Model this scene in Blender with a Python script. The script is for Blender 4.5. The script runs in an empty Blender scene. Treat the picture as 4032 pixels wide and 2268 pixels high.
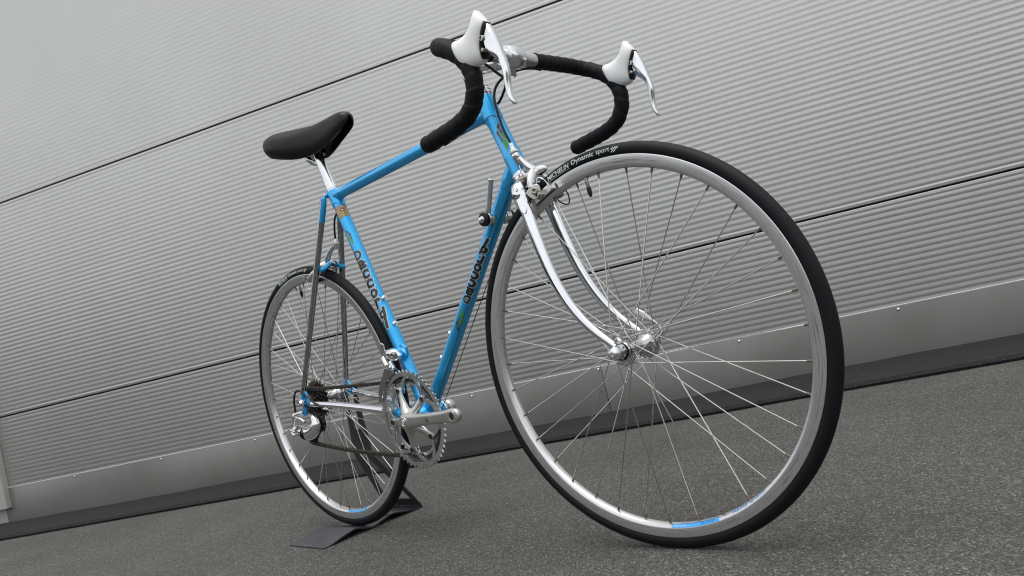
import bpy, bmesh, math, random
from mathutils import Vector as V, Matrix as M
PI = math.pi; rad = math.radians; cos = math.cos; sin = math.sin
random.seed(7)
S = bpy.context.scene
COL = S.collection

# ------------------------------------------------------------------ camera, sky, sun, exposure
cam = bpy.data.cameras.new('camera'); camo = bpy.data.objects.new('camera', cam); COL.objects.link(camo)
cam.sensor_width = 36.0; cam.lens = 3090.4/4032*36; cam.clip_start = .02; cam.clip_end = 400
CX = V((0.67626, 0.70066, -0.22747)); CY = V((0.18543, 0.13694, 0.97307)); CZ = V((0.71294, -0.70023, -0.03731))
camo.matrix_world = M(((CX.x, CY.x, CZ.x, .80233), (CX.y, CY.y, CZ.y, -1.03558), (CX.z, CY.z, CZ.z, .42669), (0, 0, 0, 1)))
S.camera = camo
SUN_EL, SUN_AZ = rad(80), rad(-40)      # azimuth of the direction towards the light, from +x towards +y
w = bpy.data.worlds.new('World'); S.world = w; w.use_nodes = True
nt = w.node_tree; nt.nodes.clear()
sky = nt.nodes.new('ShaderNodeTexSky'); sky.sky_type = 'NISHITA'; sky.sun_disc = False
sky.sun_elevation = SUN_EL; sky.sun_rotation = PI/2 - SUN_AZ
sky.air_density = 1.0; sky.dust_density = 2.0; sky.ozone_density = 1.0
hs = nt.nodes.new('ShaderNodeHueSaturation'); hs.inputs['Saturation'].default_value = .12
bg = nt.nodes.new('ShaderNodeBackground'); bg.inputs['Strength'].default_value = .15
wo = nt.nodes.new('ShaderNodeOutputWorld')
nt.links.new(sky.outputs[0], hs.inputs['Color']); nt.links.new(hs.outputs[0], bg.inputs[0]); nt.links.new(bg.outputs[0], wo.inputs[0])
sun = bpy.data.lights.new('sun', 'SUN'); sun.energy = 0.8; sun.angle = rad(60); sun.color = (1, .97, .93)
suno = bpy.data.objects.new('sun', sun); COL.objects.link(suno)
sd = V((cos(SUN_EL)*cos(SUN_AZ), cos(SUN_EL)*sin(SUN_AZ), sin(SUN_EL)))
suno.rotation_euler = sd.to_track_quat('Z', 'Y').to_euler(); suno.location = sd*20
S.view_settings.view_transform = 'Standard'; S.view_settings.look = 'None'
S.view_settings.gamma = 1; S.view_settings.use_curve_mapping = False
S.view_settings.exposure = 0.72
S.cycles.pixel_filter_type = 'BLACKMAN_HARRIS'; S.cycles.filter_width = 1.15
S.cycles.max_bounces = 7; S.cycles.diffuse_bounces = 3; S.cycles.glossy_bounces = 5; S.cycles.use_adaptive_sampling = True; S.cycles.adaptive_threshold = .015

# ------------------------------------------------------------------ materials
MAT = {}
def pm(name, col, metal=0, rough=.5, coat=0, coatr=.03, spec=.5, wear=0, bump=0, bscale=200, var=0, vscale=30):
    m = bpy.data.materials.new(name); m.use_nodes = True
    n = m.node_tree.nodes; l = m.node_tree.links; p = n['Principled BSDF']
    p.inputs['Base Color'].default_value = (*col, 1); p.inputs['Metallic'].default_value = metal
    p.inputs['Roughness'].default_value = rough; p.inputs['Coat Weight'].default_value = coat
    p.inputs['Coat Roughness'].default_value = coatr; p.inputs['Specular IOR Level'].default_value = spec
    if wear or bump or var:
        tc = n.new('ShaderNodeTexCoord')
    if wear:
        t = n.new('ShaderNodeTexNoise'); t.inputs['Scale'].default_value = vscale; t.inputs['Detail'].default_value = 6
        l.new(tc.outputs['Object'], t.inputs['Vector'])
        r = n.new('ShaderNodeMapRange'); r.inputs[1].default_value = .35; r.inputs[2].default_value = .75
        r.inputs[3].default_value = max(0, rough-wear*.4); r.inputs[4].default_value = rough+wear
        l.new(t.outputs['Fac'], r.inputs[0]); l.new(r.outputs[0], p.inputs['Roughness'])
    if var:
        t = n.new('ShaderNodeTexNoise'); t.inputs['Scale'].default_value = vscale; t.inputs['Detail'].default_value = 5
        l.new(tc.outputs['Object'], t.inputs['Vector'])
        mx = n.new('ShaderNodeMix'); mx.data_type = 'RGBA'
        mx.inputs[6].default_value = (*[c*(1-var) for c in col], 1); mx.inputs[7].default_value = (*[min(1, c*(1+var)) for c in col], 1)
        l.new(t.outputs['Fac'], mx.inputs[0]); l.new(mx.outputs[2], p.inputs['Base Color'])
    if bump:
        t = n.new('ShaderNodeTexNoise'); t.inputs['Scale'].default_value = bscale; t.inputs['Detail'].default_value = 4
        l.new(tc.outputs['Object'], t.inputs['Vector'])
        b = n.new('ShaderNodeBump'); b.inputs['Strength'].default_value = bump; b.inputs['Distance'].default_value = .001
        l.new(t.outputs['Fac'], b.inputs['Height']); l.new(b.outputs[0], p.inputs['Normal'])
    MAT[name] = m; return m
BLUE = (.012, .235, .62)
pm('blue_paint', (.020, .445, .90), .55, .34, .9, .07, var=.05, vscale=12)
pm('blue_bright', (.008, .40, .85), .45, .36, .6, .06)
pm('chrome', (.78, .79, .81), 1, .06, wear=.10, vscale=18)
pm('dull_chrome', (.42, .42, .42), 1, .16, wear=.2, vscale=25)
pm('alloy', (.72, .73, .73), 1, .28, wear=.15, vscale=40)
pm('bright_alloy', (.80, .81, .82), 1, .17, wear=.12, vscale=40)
pm('hub_alloy', (.60, .61, .62), 1, .16, wear=.12, vscale=60)
pm('satin_alloy', (.60, .60, .575), 1, .36, wear=.12, vscale=30)
pm('spoke_steel', (.62, .60, .57), 1, .22, var=.25, vscale=40)
pm('nipple_brass', (.17, .145, .115), .6, .5)
pm('rubber', (.0050, .0054, .0075), 0, .56, spec=.22, bump=.06, bscale=900, var=.25, vscale=60)
pm('black_plastic', (.007, .007, .008), 0, .4, spec=.35)
pm('housing_black', (.005, .005, .006), 0, .36, spec=.4)
pm('saddle_leather', (.0050, .0053, .0060), 0, .40, spec=.32, bump=.12, bscale=700, wear=.08, vscale=14)
pm('hood_white', (.84, .85, .845), 0, .5, spec=.4, var=.03, vscale=20)
pm('white_plastic', (.72, .70, .64), 0, .45)
pm('chain_steel', (.095, .085, .075), .85, .42, wear=.15, var=.3, vscale=220)
pm('cog_steel', (.115, .10, .082), .85, .4, wear=.2, var=.5, vscale=120)
pm('bolt_steel', (.45, .42, .37), 1, .3, wear=.2, vscale=150)
pm('dark_bolt', (.06, .055, .045), .7, .4)
pm('stand_steel', (.060, .062, .070), .6, .32, wear=.12, vscale=9)
pm('decal_black', (.008, .008, .008), 0, .35, .6)
pm('decal_pale', (.50, .68, .80), 0, .35, .6)
pm('decal_gold', (.42, .30, .13), .4, .35, .5)
pm('decal_green', (.02, .42, .09), 0, .35, .6)
pm('decal_teal', (.03, .16, .22), 0, .35, .6)
pm('decal_navy', (.016, .045, .085), 0, .35, .6)
pm('decal_sky', (.05, .40, .88), 0, .35, .4)
pm('decal_deep', (.008, .12, .42), 0, .35, .4)
pm('decal_red', (.22, .02, .025), 0, .35, .6)
pm('decal_white', (.75, .75, .75), 0, .4, .3)
pm('tyre_print', (.58, .66, .62), 0, .6)
pm('wall_paint', (.525, .522, .508), .88, .37, spec=.5, wear=.04, vscale=1.3)
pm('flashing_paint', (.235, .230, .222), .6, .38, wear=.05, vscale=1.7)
pm('post_paint', (.42, .43, .40), .2, .5)
pm('seam_gasket', (.006, .006, .007), 0, .7)
pm('rivet_steel', (.7, .7, .7), 1, .25)

def weather(name, amt, sx_, sz_, bump):
    m = MAT[name]; n = m.node_tree.nodes; l = m.node_tree.links; p = n['Principled BSDF']; col = tuple(p.inputs['Base Color'].default_value)[:3]
    tc = n.new('ShaderNodeTexCoord'); mp = n.new('ShaderNodeMapping'); mp.inputs['Scale'].default_value = (sx_, sx_, sz_); l.new(tc.outputs['Object'], mp.inputs[0])
    t = n.new('ShaderNodeTexNoise'); t.inputs['Scale'].default_value = 1; t.inputs['Detail'].default_value = 7; t.inputs['Roughness'].default_value = .6; l.new(mp.outputs[0], t.inputs['Vector'])
    r = n.new('ShaderNodeMapRange'); r.inputs[1].default_value = .3; r.inputs[2].default_value = .7; l.new(t.outputs['Fac'], r.inputs[0])
    mx = n.new('ShaderNodeMix'); mx.data_type = 'RGBA'; l.new(r.outputs[0], mx.inputs[0])
    mx.inputs[6].default_value = (col[0]*(1-amt), col[1]*(1-amt), col[2]*(1-amt*1.2), 1); mx.inputs[7].default_value = (*[c*(1+amt*.6) for c in col], 1); l.new(mx.outputs[2], p.inputs['Base Color'])
    w_ = n.new('ShaderNodeTexNoise'); w_.inputs['Scale'].default_value = 2.2; w_.inputs['Detail'].default_value = 2; l.new(tc.outputs['Object'], w_.inputs['Vector'])
    b = n.new('ShaderNodeBump'); b.inputs['Strength'].default_value = bump; b.inputs['Distance'].default_value = .02; l.new(w_.outputs['Fac'], b.inputs['Height']); l.new(b.outputs[0], p.inputs['Normal'])
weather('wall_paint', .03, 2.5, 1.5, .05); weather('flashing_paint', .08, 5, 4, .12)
def rim_material():
    m = pm('rim_alloy', (.62, .62, .62), 1, .3); n = m.node_tree.nodes; l = m.node_tree.links; p = n['Principled BSDF']
    tc = n.new('ShaderNodeTexCoord'); sx = n.new('ShaderNodeSeparateXYZ'); l.new(tc.outputs['Object'], sx.inputs[0])
    def mth(op, a, b=None):
        q = n.new('ShaderNodeMath'); q.operation = op
        for i, v in enumerate((a, b)):
            if v is None: continue
            if isinstance(v, (int, float)): q.inputs[i].default_value = v
            else: l.new(v, q.inputs[i])
        return q.outputs[0]
    ang = mth('ARCTAN2', sx.outputs[2], sx.outputs[0])
    r = mth('SQRT', mth('ADD', mth('MULTIPLY', sx.outputs[0], sx.outputs[0]), mth('MULTIPLY', sx.outputs[2], sx.outputs[2])))
    cb = n.new('ShaderNodeCombineXYZ'); l.new(mth('MULTIPLY', r, 900), cb.inputs[0]); l.new(mth('MULTIPLY', ang, 7), cb.inputs[1]); l.new(mth('MULTIPLY', sx.outputs[1], 60), cb.inputs[2])
    t = n.new('ShaderNodeTexNoise'); t.inputs['Scale'].default_value = 1; t.inputs['Detail'].default_value = 6; l.new(cb.outputs[0], t.inputs['Vector'])
    # scuffed band along the braking track (r about .301 to .311)
    band = n.new('ShaderNodeMapRange'); band.interpolation_type = 'SMOOTHSTEP'
    l.new(mth('ABSOLUTE', mth('SUBTRACT', r, .3055)), band.inputs[0]); band.inputs[1].default_value = .0055; band.inputs[2].default_value = .0028
    band.inputs[3].default_value = 0; band.inputs[4].default_value = 1
    big = n.new('ShaderNodeTexNoise'); big.inputs['Scale'].default_value = 9; l.new(tc.outputs['Object'], big.inputs['Vector'])
    sc = n.new('ShaderNodeMapRange'); l.new(t.outputs['Fac'], sc.inputs[0]); sc.inputs[1].default_value = .52; sc.inputs[2].default_value = .66
    fac = mth('MULTIPLY', mth('MULTIPLY', band.outputs[0], sc.outputs[0]), mth('MULTIPLY', big.outputs['Fac'], 1.3))
    mx = n.new('ShaderNodeMix'); mx.data_type = 'RGBA'; mx.inputs[6].default_value = (.76, .76, .765, 1); mx.inputs[7].default_value = (.10, .097, .093, 1)
    l.new(fac, mx.inputs[0]); l.new(mx.outputs[2], p.inputs['Base Color'])
    rr = n.new('ShaderNodeMapRange'); l.new(t.outputs['Fac'], rr.inputs[0]); rr.inputs[3].default_value = .2; rr.inputs[4].default_value = .42
    l.new(rr.outputs[0], p.inputs['Roughness'])
rim_material()

def tape_material():
    m = pm('bar_tape', (.0050, .0055, .0075), 0, .58, spec=.2); n = m.node_tree.nodes; l = m.node_tree.links; p = n['Principled BSDF']
    uv = n.new('ShaderNodeUVMap'); sx = n.new('ShaderNodeSeparateXYZ'); l.new(uv.outputs[0], sx.inputs[0])   # u = metres along, v = metres around
    def mth(op, a, b=None):
        q = n.new('ShaderNodeMath'); q.operation = op
        for i, v in enumerate((a, b)):
            if v is None: continue
            if isinstance(v, (int, float)): q.inputs[i].default_value = v
            else: l.new(v, q.inputs[i])
        return q.outputs[0]
    row = mth('DIVIDE', sx.outputs[0], .0042)
    half = mth('MULTIPLY', mth('MODULO', mth('FLOOR', row), 2), .5)
    a = mth('SUBTRACT', mth('FRACT', row), .5)
    b = mth('SUBTRACT', mth('FRACT', mth('ADD', mth('DIVIDE', sx.outputs[1], .0052), half)), .5)
    d = mth('SQRT', mth('ADD', mth('MULTIPLY', a, a), mth('MULTIPLY', mth('MULTIPLY', b, b), 1.5)))
    dot = n.new('ShaderNodeMapRange'); l.new(d, dot.inputs[0]); dot.inputs[1].default_value = .16; dot.inputs[2].default_value = .24; dot.inputs[3].default_value = 1; dot.inputs[4].default_value = 0
    grp = mth('GREATER_THAN', mth('MODULO', row, 6), 2.9)
    f = mth('MULTIPLY', dot.outputs[0], grp)
    mx = n.new('ShaderNodeMix'); mx.data_type = 'RGBA'; mx.inputs[6].default_value = (.0052, .0056, .0078, 1); mx.inputs[7].default_value = (.001, .001, .001, 1)
    l.new(f, mx.inputs[0]); l.new(mx.outputs[2], p.inputs['Base Color'])
    b_ = n.new('ShaderNodeBump'); b_.inputs['Strength'].default_value = .6; b_.inputs['Distance'].default_value = .001; b_.invert = True
    l.new(f, b_.inputs['Height']); l.new(b_.outputs[0], p.inputs['Normal'])
tape_material()

def asphalt_material():
    m = pm('asphalt', (.06, .06, .06), 0, .85, spec=.3); n = m.node_tree.nodes; l = m.node_tree.links; p = n['Principled BSDF']
    tc = n.new('ShaderNodeTexCoord')
    def vor(scale, feat='F1'):
        v = n.new('ShaderNodeTexVoronoi'); v.inputs['Scale'].default_value = scale; v.feature = feat; l.new(tc.outputs['Object'], v.inputs['Vector']); return v
    def noi(scale, det=5):
        v = n.new('ShaderNodeTexNoise'); v.inputs['Scale'].default_value = scale; v.inputs['Detail'].default_value = det; l.new(tc.outputs['Object'], v.inputs['Vector']); return v
    v1 = vor(420); v2 = vor(260); n1 = noi(2.2, 4); n2 = noi(700, 3)
    # every grain its own grey
    cr = n.new('ShaderNodeValToRGB'); e = cr.color_ramp.elements
    e[0].position = 0; e[0].color = (.034, .034, .032, 1); e[1].position = 1; e[1].color = (.40, .39, .36, 1)
    for pos, c in ((.40, (.072, .071, .067, 1)), (.74, (.113, .111, .104, 1)), (.94, (.19, .18, .165, 1))):
        q = e.new(pos); q.color = c
    sx = n.new('ShaderNodeSeparateXYZ'); l.new(v1.outputs['Color'], sx.inputs[0]); l.new(sx.outputs[0], cr.inputs[0])
    cr2 = n.new('ShaderNodeValToRGB'); e = cr2.color_ramp.elements
    e[0].position = 0; e[0].color = (.040, .040, .039, 1); e[1].position = 1; e[1].color = (.27, .26, .24, 1); q = e.new(.85); q.color = (.100, .098, .092, 1)
    sx2 = n.new('ShaderNodeSeparateXYZ'); l.new(v2.outputs['Color'], sx2.inputs[0]); l.new(sx2.outputs[1], cr2.inputs[0])
    mx = n.new('ShaderNodeMix'); mx.data_type = 'RGBA'; mx.inputs[0].default_value = .35; l.new(cr.outputs[0], mx.inputs[6]); l.new(cr2.outputs[0], mx.inputs[7])
    mr = n.new('ShaderNodeMapRange'); l.new(n1.outputs['Fac'], mr.inputs[0]); mr.inputs[1].default_value = .25; mr.inputs[2].default_value = .75; mr.inputs[3].default_value = .86; mr.inputs[4].default_value = 1.24
    mm = n.new('ShaderNodeVectorMath'); mm.operation = 'SCALE'; l.new(mx.outputs[2], mm.inputs[0]); l.new(mr.outputs[0], mm.inputs['Scale'])
    l.new(mm.outputs[0], p.inputs['Base Color'])
    h = n.new('ShaderNodeMath'); h.operation = 'ADD'; l.new(v1.outputs['Distance'], h.inputs[0]); l.new(n2.outputs['Fac'], h.inputs[1])
    b = n.new('ShaderNodeBump'); b.inputs['Strength'].default_value = .75; b.inputs['Distance'].default_value = .003; b.invert = True
    l.new(h.outputs[0], b.inputs['Height']); l.new(b.outputs[0], p.inputs['Normal'])
    # the mat: dark rubber granulate
    m = pm('mat_rubber', (.022, .0225, .025), 0, .8, spec=.25); n = m.node_tree.nodes; l = m.node_tree.links; p = n['Principled BSDF']
    tc = n.new('ShaderNodeTexCoord')
    v = n.new('ShaderNodeTexVoronoi'); v.inputs['Scale'].default_value = 480; l.new(tc.outputs['Object'], v.inputs['Vector'])
    sx = n.new('ShaderNodeSeparateXYZ'); l.new(v.outputs['Color'], sx.inputs[0])
    cr = n.new('ShaderNodeValToRGB'); e = cr.color_ramp.elements
    e[0].color = (.010, .0105, .0115, 1); e[1].color = (.055, .056, .060, 1); q = e.new(.85); q.color = (.026, .0265, .0285, 1); l.new(sx.outputs[0], cr.inputs[0])
    l.new(cr.outputs[0], p.inputs['Base Color'])
    b = n.new('ShaderNodeBump'); b.inputs['Strength'].default_value = .7; b.inputs['Distance'].default_value = .002; b.invert = True
    l.new(v.outputs['Distance'], b.inputs['Height']); l.new(b.outputs[0], p.inputs['Normal'])
asphalt_material()

# ------------------------------------------------------------------ mesh helpers
class MB:
    def __init__(s): s.v = []; s.f = []; s.uv = {}
    def add(s, vs, fs):
        o = len(s.v); s.v += [tuple(p) for p in vs]; s.f += [tuple(i+o for i in f) for f in fs]
    def loft(s, rings, caps=True, closed=True, loop=False):
        n = len(rings[0]); o = len(s.v)
        for r in rings: s.v += [tuple(p) for p in r]
        m = len(rings)
        for i in range(m if loop else m-1):
            for j in range(n if closed else n-1):
                a = o+i*n; b = o+((i+1) % m)*n; k = (j+1) % n
                s.f.append((a+j, a+k, b+k, b+j))
        if caps and not loop:
            s.f.append(tuple(o+j for j in reversed(range(n)))); s.f.append(tuple(o+(m-1)*n+j for j in range(n)))
    def tube(s, path, rr, seg=16, caps=True, up=None, flat=None):
        """path of points, radius or list of radii; flat = list of (ru, rv) ellipses"""
        P = [V(p) for p in path]; n = len(P); rings = []
        t0 = (P[1]-P[0]).normalized()
        u = V(up) if up else (V((0, 0, 1)) if abs(t0.z) < .9 else V((1, 0, 0)))
        for i in range(n):
            t = (P[min(i+1, n-1)]-P[max(i-1, 0)]).normalized()
            u = (u - t*u.dot(t)).normalized(); b = t.cross(u)
            if flat: ru, rv = flat[i]
            else:
                ru = rv = rr[i] if isinstance(rr, (list, tuple)) else rr
            rings.append([P[i]+u*(ru*cos(2*PI*j/seg))+b*(rv*sin(2*PI*j/seg)) for j in range(seg)])
        s.loft(rings, caps)
    def lathe(s, o, ax, prof, seg=32, loop=False, caps=True):
        """prof = list of (distance along axis, radius)"""
        o = V(o); ax = V(ax).normalized(); u = ax.orthogonal().normalized(); b = ax.cross(u)
        s.loft([[o+ax*d+(u*cos(2*PI*j/seg)+b*sin(2*PI*j/seg))*max(r, 1e-5) for j in range(seg)] for d, r in prof], caps, True, loop)
    def box(s, c, sx, sy, sz, mat=None):
        vs = [V((x*sx/2, y*sy/2, z*sz/2)) for x in (-1, 1) for y in (-1, 1) for z in (-1, 1)]
        if mat: vs = [mat @ p for p in vs]
        s.add([V(c)+p for p in vs], [(0, 1, 3, 2), (4, 6, 7, 5), (0, 4, 5, 1), (2, 3, 7, 6), (0, 2, 6, 4), (1, 5, 7, 3)])
    def plate(s, outline, fn, t0, t1, bev=0):
        """outline of 2d points, fn(a, b, t) -> 3d; extruded from t0 to t1, with a small chamfer"""
        n = len(outline)
        if bev:
            c = V((sum(p[0] for p in outline)/n, sum(p[1] for p in outline)/n)); ins = []
            for i in range(n):
                p = V(outline[i]); a = V(outline[i-1]); b = V(outline[(i+1) % n])
                e = ((p-a).normalized()+(b-p).normalized())
                nn = V((-e.y, e.x)).normalized() if e.length > 1e-6 else V((0, 0))
                ins.append(p+nn*bev)
            A = sum(outline[i-1][0]*outline[i][1]-outline[i][0]*outline[i-1][1] for i in range(n))
            if A < 0: ins = [V(outline[i])*2-ins[i] for i in range(n)]
            sg = 1 if t1 > t0 else -1
            rings = [[fn(*p, t0) for p in ins], [fn(*p, t0+sg*bev) for p in outline], [fn(*p, t1-sg*bev) for p in outline], [fn(*p, t1) for p in ins]]
        else: rings = [[fn(*p, t0) for p in outline], [fn(*p, t1) for p in outline]]
        s.loft(rings)
    def obj(s, name, mat, parent=None, smooth=40, fix=True, mtx=None, label=None):
        me = bpy.data.meshes.new(name); me.from_pydata(s.v, [], s.f); me.validate()
        if s.uv:
            ul = me.uv_layers.new(name='UVMap')
            for lp in me.loops: ul.data[lp.index].uv = s.uv.get(lp.vertex_index, (0, 0))
        if fix:
            b = bmesh.new(); b.from_mesh(me); bmesh.ops.recalc_face_normals(b, faces=b.faces); b.to_mesh(me); b.free()
        if smooth:
            me.polygons.foreach_set('use_smooth', [True]*len(me.polygons)); me.set_sharp_from_angle(angle=rad(smooth))
        me.materials.append(MAT[mat] if isinstance(mat, str) else mat)
        return link(name, me, parent, mtx, label)
def link(name, me, parent=None, mtx=None, label=None):
    o = bpy.data.objects.new(name, me); COL.objects.link(o)
    if parent: o.parent = parent
    if mtx: o.matrix_local = mtx
    if label: o['label'] = label
    return o
def empty(name, parent=None, mtx=None, label=None, cat=None, group=None):
    o = bpy.data.objects.new(name, None); o.empty_display_size = .02; COL.objects.link(o)
    if parent: o.parent = parent
    if mtx: o.matrix_local = mtx
    if label: o['label'] = label
    if cat: o['category'] = cat
    if group: o['group'] = group
    return o
def spline(pts, n=8):
    """Catmull-Rom through the points"""
    P = [V(p) for p in pts]; out = []
    for i in range(len(P)-1):
        a = P[i-1] if i else P[0]*2-P[1]; b = P[i]; c = P[i+1]; d = P[i+2] if i+2 < len(P) else P[-1]*2-P[-2]
        for k in range(n):
            t = k/n
            out.append(.5*((2*b)+(c-a)*t+(2*a-5*b+4*c-d)*t*t+(3*b-a-3*c+d)*t**3))
    return out+[P[-1]]
def resample(P, step):
    out = [P[0].copy()]; acc = 0
    for a, b in zip(P, P[1:]):
        L = (b-a).length; t = step-acc
        while t <= L: out.append(a+(b-a)*(t/L)); t += step
        acc = L-(t-step)
    return out
def xz(x, z, y): return V((x, y, z))
def slim(secs, kd, kh, cx=None, kx=1):
    out = []
    for a, b, h in secs:
        c = ((a[0]+b[0])/2, (a[1]+b[1])/2)
        a = (c[0]+(a[0]-c[0])*kd, c[1]+(a[1]-c[1])*kd); b = (c[0]+(b[0]-c[0])*kd, c[1]+(b[1]-c[1])*kd)
        if cx is not None: a = (cx+(a[0]-cx)*kx, a[1]); b = (cx+(b[0]-cx)*kx, b[1])
        out.append((a, b, h*kh))
    return out
def slim_lever(secs):
    out = []
    for i, (a, b, h) in enumerate(secs):
        kd, kh = ((.9, .80), (.92, .74), (.86, .74), (.78, .72), (.68, .68))[min(i, 4)]
        out += slim([(a, b, h)], kd, kh)
    return out
def profloft(mb, secs, seg=16, k=2.0, y0=0, sub=4):
    """secs: (back xz, front xz, half width): rounded sections in side view, smoothed along the length"""
    A = spline([(a[0], 0, a[1]) for a, b, h in secs], sub); B = spline([(b[0], 0, b[1]) for a, b, h in secs], sub); H = spline([(h, 0, 0) for a, b, h in secs], sub)
    rings = []
    for a, b, h in zip(A, B, H):
        c = (a+b)/2; d = (a-b)/2; r = []
        for j in range(seg):
            q = 2*PI*j/seg; cq, sq = cos(q), sin(q)
            cq = math.copysign(abs(cq)**(2/k), cq); sq = math.copysign(abs(sq)**(2/k), sq)
            r.append(c+d*cq+V((0, y0+h.x*sq, 0)))
        rings.append(r)
    mb.loft(rings)

# ------------------------------------------------------------------ lettering
_tc = {}
def text2d(body, size=1.0, offset=0.0, strip=.2, shear=0, fit=None):
    """flat letters as (points, faces), cut into strips so that they can bend round a tube; centred on its own box"""
    key = (body, offset, shear)
    if key not in _tc:
        c = bpy.data.curves.new('lettering', 'FONT'); c.body = body; c.size = 1; c.offset = offset; c.shear = shear; c.resolution_u = 3; c.fill_mode = 'FRONT'
        o = bpy.data.objects.new('lettering', c); COL.objects.link(o)
        dg = bpy.context.evaluated_depsgraph_get(); me = o.evaluated_get(dg).to_mesh()
        b = bmesh.new(); b.from_mesh(me); o.evaluated_get(dg).to_mesh_clear(); bpy.data.objects.remove(o); bpy.data.curves.remove(c)
        bmesh.ops.remove_doubles(b, verts=b.verts, dist=1e-5)
        for axis in (0, 1):
            lo = min(v.co[axis] for v in b.verts); hi = max(v.co[axis] for v in b.verts); k = lo+strip
            while k < hi:
                no = V((0, 0, 0)); no[axis] = 1; co = V((0, 0, 0)); co[axis] = k
                bmesh.ops.bisect_plane(b, geom=b.verts[:]+b.edges[:]+b.faces[:], plane_co=co, plane_no=no); k += strip
        b.verts.index_update()
        P = [(v.co.x, v.co.y) for v in b.verts]; F = [tuple(v.index for v in f.verts) for f in b.faces]; b.free()
        x0 = min(p[0] for p in P); x1 = max(p[0] for p in P); y0 = min(p[1] for p in P); y1 = max(p[1] for p in P)
        _tc[key] = ([(p[0]-(x0+x1)/2, p[1]-(y0+y1)/2) for p in P], F, x1-x0, y1-y0)
    P, F, W, H = _tc[key]
    sx = sy = size
    if fit: sx = fit[0]/W; sy = fit[1]/H
    return [(x*sx, y*sy) for x, y in P], F
def patch2d(pts):
    """a convex outline as a finely cut patch"""
    b = bmesh.new(); b.faces.new([b.verts.new((x, y, 0)) for x, y in pts])
    for axis in (0, 1):
        lo = min(p[axis] for p in pts); hi = max(p[axis] for p in pts); n = 8
        for i in range(1, n):
            no = V((0, 0, 0)); no[axis] = 1; co = V((0, 0, 0)); co[axis] = lo+(hi-lo)*i/n
            bmesh.ops.bisect_plane(b, geom=b.verts[:]+b.edges[:]+b.faces[:], plane_co=co, plane_no=no)
    b.verts.index_update(); P = [(v.co.x, v.co.y) for v in b.verts]; F = [tuple(v.index for v in f.verts) for f in b.faces]; b.free()
    return P, F
def decal(name, mat, parent, items, fn, lift, mtx=None):
    """items: list of ((points, faces), du, dv); fn(u, v, lift) -> 3d"""
    mb = MB()
    for (P, F), du, dv in items: mb.add([fn(x+du, y+dv, lift) for x, y in P], F)
    return mb.obj(name, mat, parent, smooth=60, fix=False, mtx=mtx)
def on_tube(p0, t, nrm, r):
    """u runs along t from p0, v round the tube; readable from outside with v = nrm x t"""
    p0 = V(p0); t = V(t).normalized(); nrm = V(nrm); nrm = (nrm-t*nrm.dot(t)).normalized(); b = nrm.cross(t)
    return lambda u, v, l: p0+t*u+(nrm*cos(v/r)+b*sin(v/r))*(r+l)

# ------------------------------------------------------------------ setting: ground, wall, mat
g = MB(); g.add([(-60, -60, 0), (60, -60, 0), (60, 60, 0), (-60, 60, 0)], [(0, 1, 2, 3)])
go = g.obj('asphalt_ground', 'asphalt', smooth=0); go['kind'] = 'structure'
WA = .47867; WD = V((cos(WA), sin(WA), 0)); WN = V((-sin(WA), cos(WA), 0)); WY = 1.49537
def wp(s, off, z): return WD*s+WN*(WY+off)+V((0, 0, z))
H1, H2, H3 = .18435, .52015, 1.50396
wall = empty('metal_wall', mtx=M.Translation(wp(0, 0, 0)), label='long grey horizontally ribbed metal facade behind the bicycle', cat='wall')
def wl(s, off, z): return WD*s+WN*off+V((0, 0, z))
S0, S1 = -9.0, 6.0
def ribbed_panel(z0, z1, lip=True):
    pitch = .0197; a = .00045; gap = .0029
    prof = [(.028, z0+gap), (.004, z0+gap), (.0, z0+gap+.002), (-.0004, z0+gap+.010)]
    n = int(round((z1-z0-.036)/pitch)); p = (z1-z0-.036)/n; z = z0+.018
    for i in range(n):
        prof += [(a, z+.0008), (-a*.9, z+p*.5-.0012), (-a, z+p*.5), (a*.9, z+p-.0008)]; z += p
    prof += [(-.0004, z1-gap-.009), (0, z1-gap-.0012), (.0012, z1-gap), (.028, z1-gap-.001)]
    mb = MB(); k = len(prof)
    for s in (S0, S1): mb.v += [tuple(wl(s, o, z)) for o, z in prof]
    mb.f = [(i, i+1, k+i+1, k+i) for i in range(k-1)]
    return mb.obj('panel', 'wall_paint', wall, smooth=8, fix=False)
ribbed_panel(.06, H2); ribbed_panel(H2, H3); ribbed_panel(H3, H3+.984); ribbed_panel(H3+.984, H3+1.968)
mb = MB(); c = wl((S0+S1)/2, .044, 1.9)
mb.add([wl(s, o, z) for s in (S0, S1) for o in (.026, .16) for z in (0, H3+1.968)], [(0, 1, 3, 2), (4, 6, 7, 5), (0, 4, 5, 1), (2, 3, 7, 6), (1, 5, 7, 3)])
mb.obj('core', 'seam_gasket', wall, smooth=0)
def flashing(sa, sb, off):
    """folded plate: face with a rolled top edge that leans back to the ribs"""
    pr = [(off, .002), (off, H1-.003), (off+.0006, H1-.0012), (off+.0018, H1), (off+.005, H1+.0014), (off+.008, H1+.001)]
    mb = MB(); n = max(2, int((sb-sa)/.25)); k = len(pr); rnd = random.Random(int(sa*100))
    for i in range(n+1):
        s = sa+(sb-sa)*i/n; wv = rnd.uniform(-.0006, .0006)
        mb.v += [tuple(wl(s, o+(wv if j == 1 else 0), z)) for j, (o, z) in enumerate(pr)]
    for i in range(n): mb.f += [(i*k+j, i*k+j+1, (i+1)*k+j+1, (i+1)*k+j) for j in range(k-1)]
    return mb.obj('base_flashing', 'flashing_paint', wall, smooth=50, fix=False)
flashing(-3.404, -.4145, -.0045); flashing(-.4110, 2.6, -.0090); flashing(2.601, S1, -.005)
pm('highlight_white', (.72, .72, .71), .2, .4)  # pale strip standing in for light caught by the plate's folded top edge
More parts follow.
